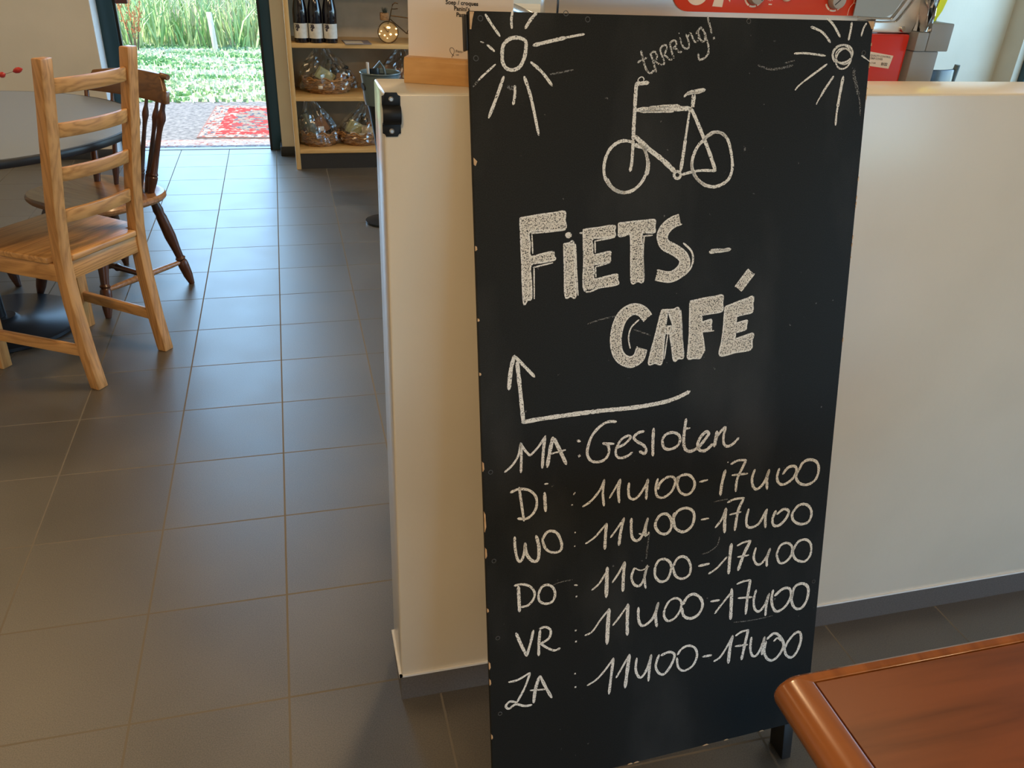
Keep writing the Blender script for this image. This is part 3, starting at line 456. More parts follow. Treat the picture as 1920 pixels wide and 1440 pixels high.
'hours4': [[5.5,518,3971,523,3741,528,3518],[4.0,453,3997,583,3998,712,3934,786,3810,765,3693,670,3601,557,3593],[4.1,851,3767,909,3886,1013,3907,1107,3828,1135,3702,1087,3589,972,3571,868,3642,851,3767],[3.4,1472,3815,1522,3802],[4.2,1501,3602,1511,3594],[3.4,1775,3664,1902,3758,2037,3958],[6.3,2046,4027,2040,3773,2034,3485],[3.5,2140,3734,2257,3897,2353,4074],[5.5,2353,4074,2338,3820,2333,3541],[4.4,2532,3928,2484,3772,2534,3628,2626,3579,2705,3669,2769,3937],[4.4,2769,3937,2724,3728,2751,3513],[2.3,2547,3926,2659,3864,2801,3911],[4.5,2914,3880,2982,3992,3105,3990,3202,3890,3208,3742,3140,3597,3016,3589,2919,3712,2914,3880],[4.5,3256,3838,3314,3953,3416,3987,3524,3915,3584,3758,3559,3614,3435,3563,3305,3640,3246,3819],[4.6,3737,3749,3939,3757],[3.8,3938,3565,4095,3647,4279,3827],[6.0,4351,4058,4335,3796,4332,3497],[3.8,4468,4006,4591,4049,4733,4056],[6.1,4722,4048,4607,3812,4516,3527],[3.4,4488,3786,4708,3783],[4.4,4843,3899,4811,3733,4866,3594,4957,3566,5061,3667,5133,3838],[4.8,5134,3827,5084,3663,5092,3498],[4.5,5272,3694,5338,3856,5471,3887,5582,3792,5574,3619,5458,3509,5343,3529,5272,3694],[4.6,5611,3722,5700,3870,5859,3886,5974,3768,5982,3569,5877,3455,5710,3507,5619,3633,5616,3786]],
'hours5': [[5.2,464,3133,536,2922,636,2670],[4.5,636,2670,707,2905,757,3123],[4.9,872,3099,850,2874,843,2634],[4.1,863,3132,968,3141,1054,3060,1024,2920,879,2847],[3.8,879,2847,1003,2736,1119,2668,1217,2689],[4.2,1489,2973,1499,2962],[4.7,1495,2760,1503,2750],[3.5,1661,2837,1791,2883,1929,3066,2087,3245],[6.8,2087,3251,2071,2931,2060,2590],[3.5,2162,2922,2292,3076,2430,3260],[5.7,2430,3271,2426,2964,2432,2683],[4.9,2627,3168,2632,2964,2677,2826,2771,2806,2913,2928,2998,3190],[4.9,2998,3190,2954,2963,2982,2729],[4.2,3119,3037,3198,3172,3323,3211,3432,3125,3418,2955,3317,2823,3191,2795,3113,2909,3119,3037],[5.1,3471,3057,3540,3184,3666,3224,3800,3122,3851,2960,3773,2800,3624,2754,3491,2836,3452,2996],[4.7,4012,3011,4176,3005],[3.9,4102,2755,4225,2907,4411,3112],[6.2,4411,3178,4422,2868,4427,2577],[3.9,4512,3257,4643,3287,4777,3283],[5.3,4777,3283,4743,2959,4729,2616],[4.0,4553,2970,4835,2937],[4.5,4909,3060,4874,2867,4910,2681,5005,2617,5111,2731,5186,2940],[4.5,5186,2940,5146,2724,5140,2499],[5.1,5261,2992,5243,2794,5304,2602,5402,2536,5557,2619,5646,2805,5597,2961,5458,2977,5305,2872],[5.2,5672,2778,5712,2973,5872,3010,6000,2895,5998,2668,5895,2506,5752,2534,5666,2711,5685,2888]],
'hours6': [[3.7,319,2245,475,2251,689,2340],[3.8,689,2329,588,2064,448,1816],[4.1,448,1816,333,1866,259,1798,311,1730,428,1788,582,1718,709,1708],[5.4,852,2227,781,2017,743,1744],[5.0,862,2236,958,1997,1064,1763],[3.4,684,1997,957,1953],[4.3,1478,2140,1490,2128],[4.4,1485,1876,1497,1864],[3.6,1707,1851,1880,1932,2042,2093,2183,2281],[4.9,2183,2281,2147,1936,2111,1587],[3.6,2241,1881,2352,2066,2482,2290],[6.2,2483,2279,2447,1978,2413,1639],[4.6,2620,2182,2605,1964,2662,1805,2736,1788,2837,1955,2894,2188],[4.6,2894,2188,2870,1925,2856,1669],[4.7,3044,2154,2987,1944,3056,1781,3165,1744,3289,1897,3346,2087,3236,2168,3087,2134],[4.3,3405,2078,3477,2175,3605,2214,3740,2140,3792,1970,3713,1782,3540,1719,3426,1825,3397,2013],[4.9,3909,1925,4082,1916],[4.0,4139,1777,4265,1841,4410,2061,4489,2226],[5.9,4489,2226,4450,1961,4438,1675],[4.0,4553,2212,4667,2268,4814,2275],[5.5,4803,2273,4754,1986,4706,1684],[4.0,4560,1994,4812,1973],[4.6,4883,2108,4875,1890,4921,1729,5004,1699,5088,1820,5162,2059],[4.6,5163,2047,5130,1881,5132,1694],[5.2,5193,1960,5174,1755,5246,1586,5368,1523,5502,1612,5580,1806,5468,2017,5346,2089,5213,2002],[3.7,5359,1924,5437,1977,5513,1902],[5.2,5594,1779,5647,1579,5774,1492,5884,1598,5947,1821,5907,1993,5800,1993,5670,1857,5610,1729]],
'sunl': [[4.6,441,11833,460,11956,553,12038,675,12053,767,12014,773,11932,748,11809,684,11698,591,11656,499,11676,447,11751,442,11847],[3.3,229,12326,315,12202,417,12070],[3.3,598,12378,578,12267,583,12167],[4.0,926,12361,840,12272,769,12170],[4.7,878,11963,1156,12026,1330,12063],[2.9,1330,12063,1473,12090,1601,12111],[4.1,840,11754,995,11630,1137,11462],[4.1,744,11573,834,11307,939,10826],[3.7,610,11462,608,11350,582,11223],[4.0,458,11573,368,11351,237,11057],[2.7,347,11723,192,11599,114,11531],[3.9,245,11960,336,11886],[1.8,152,11999,196,11986]],
'sunr': [[3.4,5153,12265,5260,12234,5378,12180,5504,12060],[3.7,5413,12391,5535,12299,5666,12140],[3.4,5851,12339,5843,12227,5821,12098],[2.9,6112,12333,6069,12265,6039,12157],[2.8,4902,11900,5096,11907,5438,11876],[3.1,5478,11759,5264,11624,5105,11522],[2.3,5105,11522,5012,11453,4961,11397],[3.5,5611,11589,5485,11419,5411,11303],[2.0,5411,11303,5373,11246,5350,11194],[4.7,5785,11586,5753,11349,5731,11150],[3.2,5731,11150,5722,11033,5722,10891],[2.9,6078,11885,6164,11840],[1.5,6164,11840,6259,11789],[2.6,5898,11968,5916,11918,5903,11866,5862,11821,5798,11791,5725,11781,5655,11794,5601,11826,5573,11873,5574,11925,5606,11973,5662,12010,5733,12027,5805,12023,5866,11998,5906,11955],[2.6,5791,11701,5735,11694,5684,11712,5647,11751,5630,11806,5637,11865,5666,11920,5712,11960,5767,11979,5821,11973,5866,11944,5894,11896,5899,11838,5880,11779,5841,11730,5789,11700],[2.0,5782,11759,5720,11767,5666,11795,5630,11837,5617,11885,5631,11931,5668,11965,5723,11982,5783,11977,5839,11952,5879,11912,5896,11864,5886,11816,5851,11780,5798,11761,5737,11763],[2.0,5609,11790,5578,11825,5560,11867,5558,11910,5571,11951,5599,11986,5638,12012,5685,12026,5736,12027,5786,12015,5830,11991,5864,11957]],
'faint': [[5.0,5978,11684,5971,11615,6033,11465,6095,11313],[2.1,6095,11313,6131,11195,6159,11029],[3.0,114,11531,36,11448],[2.5,2792,4527,2768,4328,2745,4067],[2.2,4115,4235,4071,4075,3927,3985,3800,3965],[1.9,4494,2496,4880,2461,5292,2468],[2.2,3961,4905,4234,4914],[1.9,1089,3882,1241,3914,1433,3918],[2.0,1673,8129,1924,8188,2206,8219],[2.1,2425,7986,2705,7868],[6.2,509,11448,601,11420],[2.3,1106,11602,1442,11660],[3.1,4309,11736,4548,11682,4899,11740],[2.4,4757,11771,4913,11804]],
}
BOARD_SCREWS = [[16.1, 1227.8], [8.5, 1179.6], [164.8, 1229.5], [133.8, 1236.4], [411.0, 1232.2], [611.1, 1192.0], [11.7, 598.2], [12.8, 449.1], [15.5, 310.7], [610.7, 300.6], [15.6, 167.1]]

def chalk_mesh(name, key, mt, z, only=None):
    g = MB(); rnd = random.Random(len(key)*17)
    for s in (CHALK[key] if only is None else [only]):
        w = s[0]/1000.0; pts = [(s[i]/10000.0, s[i+1]/10000.0) for i in range(1, len(s), 2)]
        if w == 0:
            # filled letter outline: triangulated through a temporary bmesh
            bm = bmesh.new(); vs = [bm.verts.new((x, y, z)) for x, y in pts]; f0 = bm.faces.new(vs)
            r = bmesh.ops.triangulate(bm, faces=[f0]); bm.verts.index_update()
            g.add([tuple(v.co) for v in bm.verts], [tuple(v.index for v in (reversed(f.verts) if f.normal.z < 0 else f.verts)) for f in bm.faces]); bm.free(); continue
        P = spline([(x, y, 0) for x, y in pts])
        if key not in ('fill',) and len(P) > 2:   # break long straight pieces so the edge can wobble
            Q = [P[0]]
            for p in P[1:]:
                d = (p-Q[-1]).length; k = max(1, int(d/0.004))
                for i in range(1, k+1): Q.append(Q[-1].lerp(p, 1/(k-i+1)) if k > 1 else p)
            P = Q
        elif len(P) == 2:
            k = max(2, int((P[1]-P[0]).length/0.004)); P = [P[0].lerp(P[1], i/k) for i in range(k+1)]
        n = len(P); V_ = []
        # round caps
        for i, p in enumerate(P):
            t = (P[min(i+1, n-1)]-P[max(i-1, 0)]); t = t.normalized() if t.length > 1e-9 else Vector((1, 0, 0)); nn = Vector((-t.y, t.x, 0))
            ww = w*0.5*(1+rnd.uniform(-.14, .14) if key != 'fill' else 1.0)
            if i in (0, n-1) and key != 'fill': ww *= 0.62
            V_.append((p.x-nn.x*ww, p.y-nn.y*ww, z)); V_.append((p.x+nn.x*ww, p.y+nn.y*ww, z))
        if key != 'fill':
            t0 = (P[0]-P[1]).normalized()*w*.3; t1 = (P[-1]-P[-2]).normalized()*w*.3
            V_ = [(P[0].x+t0.x, P[0].y+t0.y, z)]*2 + V_ + [(P[-1].x+t1.x, P[-1].y+t1.y, z)]*2
        g.add(V_, [(2*i, 2*i+2, 2*i+3, 2*i+1) for i in range(len(V_)//2-1)])
    me = bpy.data.meshes.new(name); me.from_pydata(g.v, [], g.f); me.materials.append(mt); me.update()
    ob = bpy.data.objects.new(name, me); COL.objects.link(ob); ob.parent = sign; return ob
for nm, key, mt, z, lab in (('chalk_bicycle', 'bike', CHALK_SOLID, .0005, 'white chalk drawing of a bicycle'), ('chalk_exclamation', 'ring', CHALK_THIN, .0005, 'chalk word tRRRing! above the bicycle'),
        ('chalk_title_fill', 'fill', CHALK_GRAIN, .0004, 'hatched filling of the big block letters'), ('chalk_title_outline', 'title', CHALK_SOLID, .0006, 'outlines of the block letters FIETS-CAFÉ'),
        ('chalk_arrow', 'arrow', CHALK_SOLID, .0005, 'bent chalk arrow pointing up'), *[('chalk_opening_hours', 'hours%d' % (i_+1), CHALK_SOLID, .0005, 'handwritten chalk line ' + w_) for i_, w_ in enumerate(('MA: Gesloten', 'DI: 11u00-17u00', 'WO: 11u00-17u00', 'DO: 11u00-17u00', 'VR: 11u00-17u00', 'ZA: 11u00-17u00'))],
        ('chalk_sun', 'sunl', CHALK_SOLID, .0005, 'chalk sun in the upper left corner'), ('chalk_sun', 'sunr', CHALK_SOLID, .0005, 'chalk sun in the upper right corner')):
    chalk_mesh(nm, key, mt, z)['label'] = lab
for s_ in CHALK['faint']: chalk_mesh('chalk_smear', 'faint', CHALK_FAINT, .0003, s_)['label'] = 'half wiped chalk stroke'
for u0, v0 in BOARD_SCREWS:
    s_ = MB().tube([(u0/1000+.0032*math.cos(2*PI*k/16), v0/1000+.0032*math.sin(2*PI*k/16), .0003) for k in range(16)], .0006, 6, closed=True)
    s_.build('screw', principled('dull_screw_head', (0.10, 0.10, 0.095), 0.5, 0.6) if 'dull_screw_head' not in MATS else MATS['dull_screw_head'], sign, smooth=True)

# ------------------------------------------------------------------ brown wooden table, lower right
tb = thing('wooden_table', 'red-brown wooden table with rounded raised edge in the lower right foreground', 'table', (0.527, -0.714, 0))
TX, TY, TZ = 0.78, 0.56, 0.74
prof = [(0.0355, -0.0005), (0.030, 0.0), (0.018, 0.0005), (0.008, -0.003), (0.002, -0.010), (0.0, -0.018), (0.003, -0.027), (0.012, -0.033), (0.0355, -0.034)]
rim_l = MB()
def loopx(d, z, r): return [(x, -TY+y, z+TZ) for x, y in roundrect(d, TX-d, d, TY-d, max(r-d, .002), 7)]
rings_ = [loopx(d, z, 0.030) for d, z in [(0.0395, -0.006), (0.0385, -0.0015)] + prof + [(0.0395, -0.034)]]
# narrower lip along the far side: pull the inner rings outward in y
def squeeze(r): 
    out = []
    for x, y, z in r:
        d = -y
        if d < 0.06 and d > 0.0: y = -d*0.40
        out.append((x, y, z))
    return out
rim_l.rings([squeeze(r) for r in rings_], cap=False); rim_l.build('table_edge', MAHOG_Y, tb, smooth=True)
inn = MB().box(0.0405, TX-0.0405, -TY+0.0405, -0.0165, TZ-0.034, TZ-0.0015); inn.build('tabletop', MAHOG, tb, bevel=0.0015)
ap = MB().box(0.07, TX-0.07, -TY+0.07, -TY+0.09, TZ-0.12, TZ-0.034); ap.box(0.07, TX-0.07, -0.09, -0.07, TZ-0.12, TZ-0.034); ap.box(0.07, 0.09, -TY+0.09, -0.09, TZ-0.12, TZ-0.034); ap.box(TX-0.09, TX-0.07, -TY+0.09, -0.09, TZ-0.12, TZ-0.034)
ap.build('apron', MAHOG, tb, bevel=0.002)
for lx in (0.10, TX-0.10):
    for ly in (-0.10, -TY+0.10):
        MB().turned((lx, ly, TZ-0.034), (lx, ly, 0.0), [(0, .028), (.18, .028), (.2, .022), (.24, .026), (.6, .022), (.85, .016), (.9, .02), (1, .014)]).build('leg', MAHOG, tb, smooth=True)

# ------------------------------------------------------------------ pine ladder-back chair
ch = thing('ladder_back_chair', 'honey pine ladder-back chair in front of the round table', 'chair', (-0.500+0.006, 1.519+0.012, 0), math.radians(54.5))
PR = [(0.000, 0.0), (0.018, 0.13), (0.031, 0.29), (0.034, 0.40), (0.031, 0.46), (0.012, 0.60), (-0.018, 0.76), (-0.045, 0.90), (-0.068, 1.03)]
def prof_y(z):
    for (y0, z0), (y1, z1) in zip(PR, PR[1:]):
        if z <= z1: return y0+(y1-y0)*(z-z0)/(z1-z0)
    return PR[-1][0]
for sx in (-1, 1):
    p = MB(); secs = []
    zz = [0, .06, .13, .21, .29, .35, .40, .46, .53, .60, .68, .76, .83, .90, .97, 1.03]
    for z in zz:
        y = prof_y(z); a = .0205; d = .019 if z < .9 else .0175; secs.append([(sx*.155-a, y-d, z), (sx*.155+a, y-d, z), (sx*.155+a, y+d, z), (sx*.155-a, y+d, z)])
    p.rings(secs); p.build('back_post', PINE_Z, ch, bevel=0.004, angle=50)
    fx = sx*.183
    MB().beam([[(fx-.019, .372, 0), (fx+.019, .372, 0), (fx+.019, .408, 0), (fx-.019, .408, 0)], [(fx-.021, .362, .425), (fx+.021, .362, .425), (fx+.021, .402, .425), (fx-.021, .402, .425)]]).build('front_leg', PINE_Z, ch, bevel=0.003)
    x0, x1 = sx*.158, sx*.183
    MB().beam([[(x0-.009, .022+.005, .110), (x0+.009, .027, .110), (x0+.009, .022, .148), (x0-.009, .022, .148)], [(x1-.009, .376, .105), (x1+.009, .376, .105), (x1+.009, .376, .143), (x1-.009, .376, .143)]]).build('stretcher', PINE_Y, ch, bevel=0.004)
    MB().beam([[(x0-.012+sx*.008, .045, .372), (x0+.012+sx*.008, .045, .372), (x0+.012+sx*.008, .045, .430), (x0-.012+sx*.008, .045, .430)], [(x1-.012+sx*.008, .37, .372), (x1+.012+sx*.008, .37, .372), (x1+.012+sx*.008, .37, .430), (x1-.012+sx*.008, .37, .430)]]).build('side_rail', PINE_Y, ch, bevel=0.003)
MB().box(-.137, .137, .020, .042, .372, .430).build('rear_rail', PINE_X, ch, bevel=0.003)
MB().box(-.165, .165, .372, .394, .372, .425).build('front_rail', PINE_X, ch, bevel=0.003)
MB().prism([(-.134, .012), (.134, .012), (.134, .056), (.188, .060), (.212, .405), (-.212, .405), (-.188, .060), (-.134, .056)], 'z', .430, .452).build('seat', PINE_X, ch, bevel=0.006, seg=3, angle=25)
for zc in (.953, .830, .702, .574):
    s_ = MB(); secs = []; n = 12
    for i in range(n+1):
        t = i/n; x = -.140+.280*t; yb = prof_y(zc)-.022*math.sin(PI*t)**.8; h0 = .021
        dz = (prof_y(zc+h0)-prof_y(zc-h0))/2
        secs.append([(x, yb-.008-dz, zc-h0), (x, yb+.008-dz, zc-h0), (x, yb+.008+dz, zc+h0), (x, yb-.008+dz, zc+h0)])
    s_.rings(secs); s_.build('back_slat', PINE_X, ch, bevel=0.004, angle=60)

# ------------------------------------------------------------------ dark spindle-back chairs
def spindle_chair(label, loc, rotz):
    c = thing('spindle_back_chair', label, 'chair', loc, rotz, 'spindle-back chairs at the round table')
    seat = []
    for i in range(40):
        a = 2*PI*i/40; ca, sa = math.cos(a), math.sin(a); ex = 0.62
        seat.append((-.005+.238*math.copysign(abs(ca)**ex, ca), .008+(.215 if sa > 0 else .205)*math.copysign(abs(sa)**ex, sa)))
    cx, cy = -.005, .008
    s_ = MB(); sc = lambda k: [(cx+(x-cx)*k, cy+(y-cy)*k) for x, y in seat]
    s_.rings([[(x, y, z) for x, y in sc(k)] for k, z in ((.90, .385), (.97, .388), (1.0, .398), (1.0, .408), (.975, .416), (.9, .4165), (.6, .408), (.25, .405))]); s_.build('seat', BROWN_S, c, smooth=True)
    legp = [(0, .014), (.06, .017), (.12, .018), (.16, .021), (.2, .018), (.24, .021), (.45, .023), (.60, .017), (.68, .0155), (.70, .021), (.72, .016), (.74, .021), (.78, .022), (.9, .019), (1, .011)]
    feet = {}
    for sx in (-1, 1):
        for sy in (-1, 1):
            top = (sx*.135-.01, sy*.125, .395); ft = (sx*.2, sy*.21, 0.0); feet[sx, sy] = (Vector(top), Vector(ft))
            MB().turned(top, ft, legp).build('leg', BROWN_Z, c, smooth=True)
    mids = []
    strp = [(0, .008), (.15, .011), (.4, .0125), (.44, .017), (.455, .0125), (.5, .012), (.545, .0125), (.56, .017), (.6, .0125), (.85, .011), (1, .008)]
    for sx in (-1, 1):
        a = feet[sx, -1][0].lerp(feet[sx, -1][1], .74); b_ = feet[sx, 1][0].lerp(feet[sx, 1][1], .74); mids.append((a+b_)/2)
        MB().turned(a, b_, strp).build('stretcher', BROWN_S, c, smooth=True)
    MB().turned(mids[0], mids[1], strp).build('stretcher', BROWN_Z, c, smooth=True)
    spp = [(0, .009), (.06, .010), (.14, .013), (.19, .0135), (.2, .011), (.22, .013), (.24, .0105), (.5, .0085), (.66, .0075), (.74, .009), (.80, .0125), (.84, .0115), (.9, .007), (1, .006)]
    pop = [(t, r*1.35) for t, r in spp]
    n = 6
    def crest(t): # t -1..1
        return Vector((-.035+.238*t, -.175+.03*(abs(t)**2)-.02, .755))
    for i in range(n):
        t = (-1, -.80, -.48, -.03, .42, 1)[i]
        a = Vector((-.022+.152*t, -.115+.022*t*t-.008, .408)); b_ = crest(t*.90); b_.z = .765
        MB().turned(a, b_, pop if i in (0, n-1) else spp).build('back_post' if i in (0, n-1) else 'spindle', BROWN_Z, c, smooth=True)
    cr_ = MB(); secs = []; m_ = 24
    for i in range(m_+1):
        t = -1+2*i/m_; p = crest(t); 
        hi = .852-.028*max(0, t+.1)**1.3 if abs(t) < .80 else .838-.02*((abs(t)-.80)/.2) if -.90 < t < 0 else .795
        zt = hi; k = -.22*(zt-.755)
        secs.append([(p.x, p.y-.011, .752), (p.x, p.y+.009, .752), (p.x, p.y+.009+k, zt), (p.x, p.y-.011+k, zt)])
    cr_.rings(secs); cr_.build('crest_rail', BROWN_X, c, bevel=0.003, angle=50)
    for s in (-1,):
        p = crest(s*.84); MB().turned((p.x-s*.02, p.y-.028, .846), (p.x+s*.022, p.y-.026, .842), [(0, .008), (.1, .0115), (.9, .0115), (1, .009)]).build('scroll_end', BROWN_X, c, smooth=True)
    return c
f2 = Vector((-.67, -.742, 0)).normalized(); ang2 = math.atan2(f2.y, f2.x)-PI/2
# local x runs from the rear right foot to the rear left foot, so mirror the angle accordingly
c2 = spindle_chair('dark spindle-back chair between the pine chair and the open door', (-.65, 2.255, 0), ang2)
c3 = spindle_chair('spindle-back chair at the far left of the round table, only a leg in view', (-1.31, 2.46, 0), math.atan2(-.92, .39)-PI/2)

# ------------------------------------------------------------------ round pedestal table and vase
rt = thing('round_table', 'round pedestal table with grey-blue top and black edge', 'table', (-1.0, 1.955, 0))
MB().lathe([(0.0, .7405), (.578, .7405)], 96, cap=False).build('top_surface', LAMINATE, rt)
MB().lathe([(.30, .712), (.575, .712), (.587, .716), (.590, .722), (.590, .735), (.587, .740), (.577, .7402), (.30, .7402)], 96, cap=True).build('table_edge', BLACKEDGE, rt, smooth=True)
MB().lathe([(.034, .024), (.032, .06), (.032, .70), (.16, .704), (.16, .712)], 32, (-.02, 0, 0)).build('pedestal', BLACKMETAL, rt, smooth=True)
MB().lathe([(.255, .0), (.262, .004), (.262, .016), (.255, .021), (.06, .028), (.044, .04)], 64).build('base_plate', BLACKMETAL, rt, smooth=True)
vs = thing('vase', 'small white vase with a red rose-hip twig on the round table', 'vase', (-1.02, 1.93, .7406))
MB().lathe([(.03, 0), (.045, .02), (.05, .06), (.035, .12), (.022, .15), (.026, .165), (.021, .165), (.018, .15), (.03, .12)], 24).build('pot', CERAM, vs, smooth=True)
MB().tube([(0, 0, .05), (.01, 0, .16), (.10, -.012, .168), (.235, -.03, .160), (.270, -.03, .171)], [.002, .002, .0016, .0008, .0006], 6).build('twig', TWIG, vs)
for (a, b_) in (((.224, -.03, .157), (.245, -.03, .164)), ((.268, -.03, .170), (.298, -.031, .180)), ((.12, -.014, .168), (.14, -.03, .185)), ((.06, 0, .166), (.075, .02, .185))):
    MB().turned(a, b_, [(0, .001), (.2, .007), (.5, .0095), (.75, .008), (1, .002)], 12).build('rose_hip', ROPE, vs, smooth=True)

# ------------------------------------------------------------------ bracket on the counter wall
bk = thing('strap_bracket', 'black strap bracket screwed to the left corner of the counter wall', 'bracket', (0.2335, CY0, 1.1625))
W2, H2 = 0.0125, 0.029
def notch(z0, z1): # plate outline with scooped corners (x,z)
    out = []; r = .0045
    for cx, cz, a0 in ((W2, z1, PI), (-W2, z1, 1.5*PI), (-W2, z0, 0), (W2, z0, PI/2)):
        for k in range(5): 
            a = a0+PI/2*(4-k)/4 if False else a0+PI/2*k/4
            out.append((cx+r*math.cos(a), cz+r*math.sin(a)))
    return out
def plate_outline(z0, z1, top):
    r = .0042; c = []
    if top: c = [(-W2, z0), (W2, z0), (W2, z1-r)] + [(W2-r*math.sin(a), z1-r*math.cos(a)) for a in (.2, .6, 1.0, 1.4)] + [(W2-r, z1), (-W2+r, z1)] + [(-W2+r*math.sin(a), z1-r*math.cos(a)) for a in (1.4, 1.0, .6, .2)] + [(-W2, z1-r)]
    else: c = [(W2, z1), (-W2, z1), (-W2, z0+r)] + [(-W2+r*math.sin(a), z0+r*math.cos(a)) for a in (.2, .6, 1.0, 1.4)] + [(-W2+r, z0), (W2-r, z0)] + [(W2-r*math.sin(a), z0+r*math.cos(a)) for a in (1.4, 1.0, .6, .2)] + [(W2, z0+r)]
    return c
MB().prism(plate_outline(.0115, H2, True), 'y', -.0022, 0.0).build('plate', BLACKPLATE, bk, bevel=0.0005)
MB().prism(plate_outline(-H2, -.0115, False), 'y', -.0022, 0.0).build('plate', BLACKPLATE, bk, bevel=0.0005)
arc = []
for k in range(15):
    a = PI*k/14; arc.append((-.0115*math.sin(a)**.8-.0022, .0128*math.cos(a)))
arci = [(min(y+.0022, -.0001), z*.84) for y, z in arc]
MB().rings([[(x, y, z) for y, z in arc+arci[::-1]] for x in (-W2, W2)]).build('strap', BLACKPLATE, bk, bevel=0.0004)
for z in (.0205, -.0215):
    MB().turned((0, -.0022, z), (0, -.0045, z), [(0, .0036), (.5, .0036), (1, .0022)], 16).build('screw', SCREW, bk, smooth=True)

# ------------------------------------------------------------------ menu card in a beech block
mn = thing('menu_stand', 'white menu card standing in a beech block on the counter wall', 'menu', (0.263, 0.032, CZ), math.radians(-22))
# local x runs along the block, local -y faces the room
MB().prism([(0, 0), (.045, 0), (.045, .030), (.041, .0345), (.004, .0345), (0, .030)], 'x', 0.0, 0.1545).build('block', BEECH, mn, bevel=0.0008)
cardx0, cardx1 = .0025, .1515
MB().box(cardx0, cardx1, .020, .0225, .030, .25).build('card', PAPER, mn)
xm = .0795
def menu(txt, size, x, z, bold=.0002, align='CENTER'): letters('lettering', txt, INK, mn, size, (x, .020, z), (1, 0, 0), (0, 0, 1), align=align, bold=bold)
for txt, z in (('Soep / croques', .1048), ('Panini\u2019s', .0974), ('Pasta', .0897)): menu(txt, .0076, xm, z)
menu('Fiets-', .0052, .0712, .0425, .0, 'LEFT'); menu('caf\u00e9', .0030, .0714, .0387, .0, 'LEFT')
rb = MB()
pts = spline([(.0655, .0198, .0358), (.0680, .0198, .0400), (.0692, .0198, .0440), (.0680, .0198, .0476), (.0650, .0198, .0486), (.0630, .0198, .0470), (.0632, .0198, .0440), (.0655, .0198, .0405), (.0690, .0198, .0378)], step=5)
rb.tube(pts, .00032, 5); rb.build('logo', INK, mn)

# ------------------------------------------------------------------ shelf unit with goods
SX0, SX1, SY0, SY1 = 0.122, 1.36, 4.085, 4.436
sh = thing('shelf_unit', 'pale pine shelf unit against the back wall beside the door', 'shelf', (SX0, SY0, 0))
D = SY1-SY0; W = SX1-SX0
for x in (0, W-.028): MB().box(x, x+.028, 0, D, 0, 1.9).build('side_panel', SHELF_Z, sh, bevel=0.002)
for zt in (.122, .436, .738, 1.07, 1.40, 1.90): MB().box(.028, W-.028, 0.003, D-.008, zt-.025, zt).build('shelf_board', SHELF_X, sh, bevel=0.002)
MB().box(.028, W-.028, D-.008, D, .10, 1.9).build('back_panel', noisy('grey_beige_back_panel', (0.44, 0.37, 0.265), (0.50, 0.425, 0.31), 12, rough=0.6), sh)
MB().box(.028, W-.028, .012, .028, 0, .097).build('plinth', SKIRTB, sh)
BOTTLE = [(.040, 0), (.0415, .004), (.0415, .162), (.0405, .178), (.0355, .208), (.0290, .240), (.0240, .264), (.0225, .272), (.0235, .273), (.0235, .279)]
bt0 = thing('juice_bottle', 'dark juice bottle with cream grape label, leftmost of the three on the shelf', 'bottle', (.212, 4.140, .738), 0, 'dark juice bottles on the shelf')
MB().lathe(BOTTLE, 32).build('glass_body', GLASSD, bt0, smooth=True)
MB().lathe([(.0235, .2785), (.0245, .2790), (.0245, .301), (.022, .303)], 24).build('cap', CAPW, bt0, smooth=True)
lb = MB(); n = 20
def lab(r, z, a): return (r*math.sin(a), -r*math.cos(a), z)
lb.add([lab(.0419, z, -1.25+2.5*i/n) for z in (.026, .106) for i in range(n+1)], [(i, i+1, n+2+i, n+1+i) for i in range(n)]); lo = lb.build('label', LABEL, bt0)
gp = MB()
for ga, gz, gr in ((-.70, .092, .010), (-.44, .094, .0095), (-.58, .081, .010), (-.32, .086, .007), (-.55, .071, .007)):
    gp.add([lab(.0422, gz+gr*math.sin(2*PI*k/14), ga+gr/.0422*math.cos(2*PI*k/14)) for k in range(14)], [tuple(range(14))])
gp.build('grape_print', GRAPE, lo)
for i, (x, y, l_) in enumerate(((.296, 4.135, 'dark juice bottle with cream grape label, middle of the three on the shelf'), (.380, 4.138, 'dark juice bottle with cream grape label, nearest the wire bicycle clock'))):
    c = copy_tree(bt0); c.location = (x, y, .738); c['label'] = l_
fl = thing('leaflet', 'flat cream and purple-grey leaflet lying beside the juice bottles', 'leaflet', (.53, 4.155, .738), math.radians(3))
MB().box(-.075, .082, -.075, .085, 0, .004).build('purple_cover', flat('purple_grey_card', (0.22, 0.19, 0.22), 0.5), fl)
MB().box(-.072, .036, -.07, .04, .004, .0045).build('cream_card', flat('cream_card', (0.66, 0.58, 0.46), 0.5), fl)
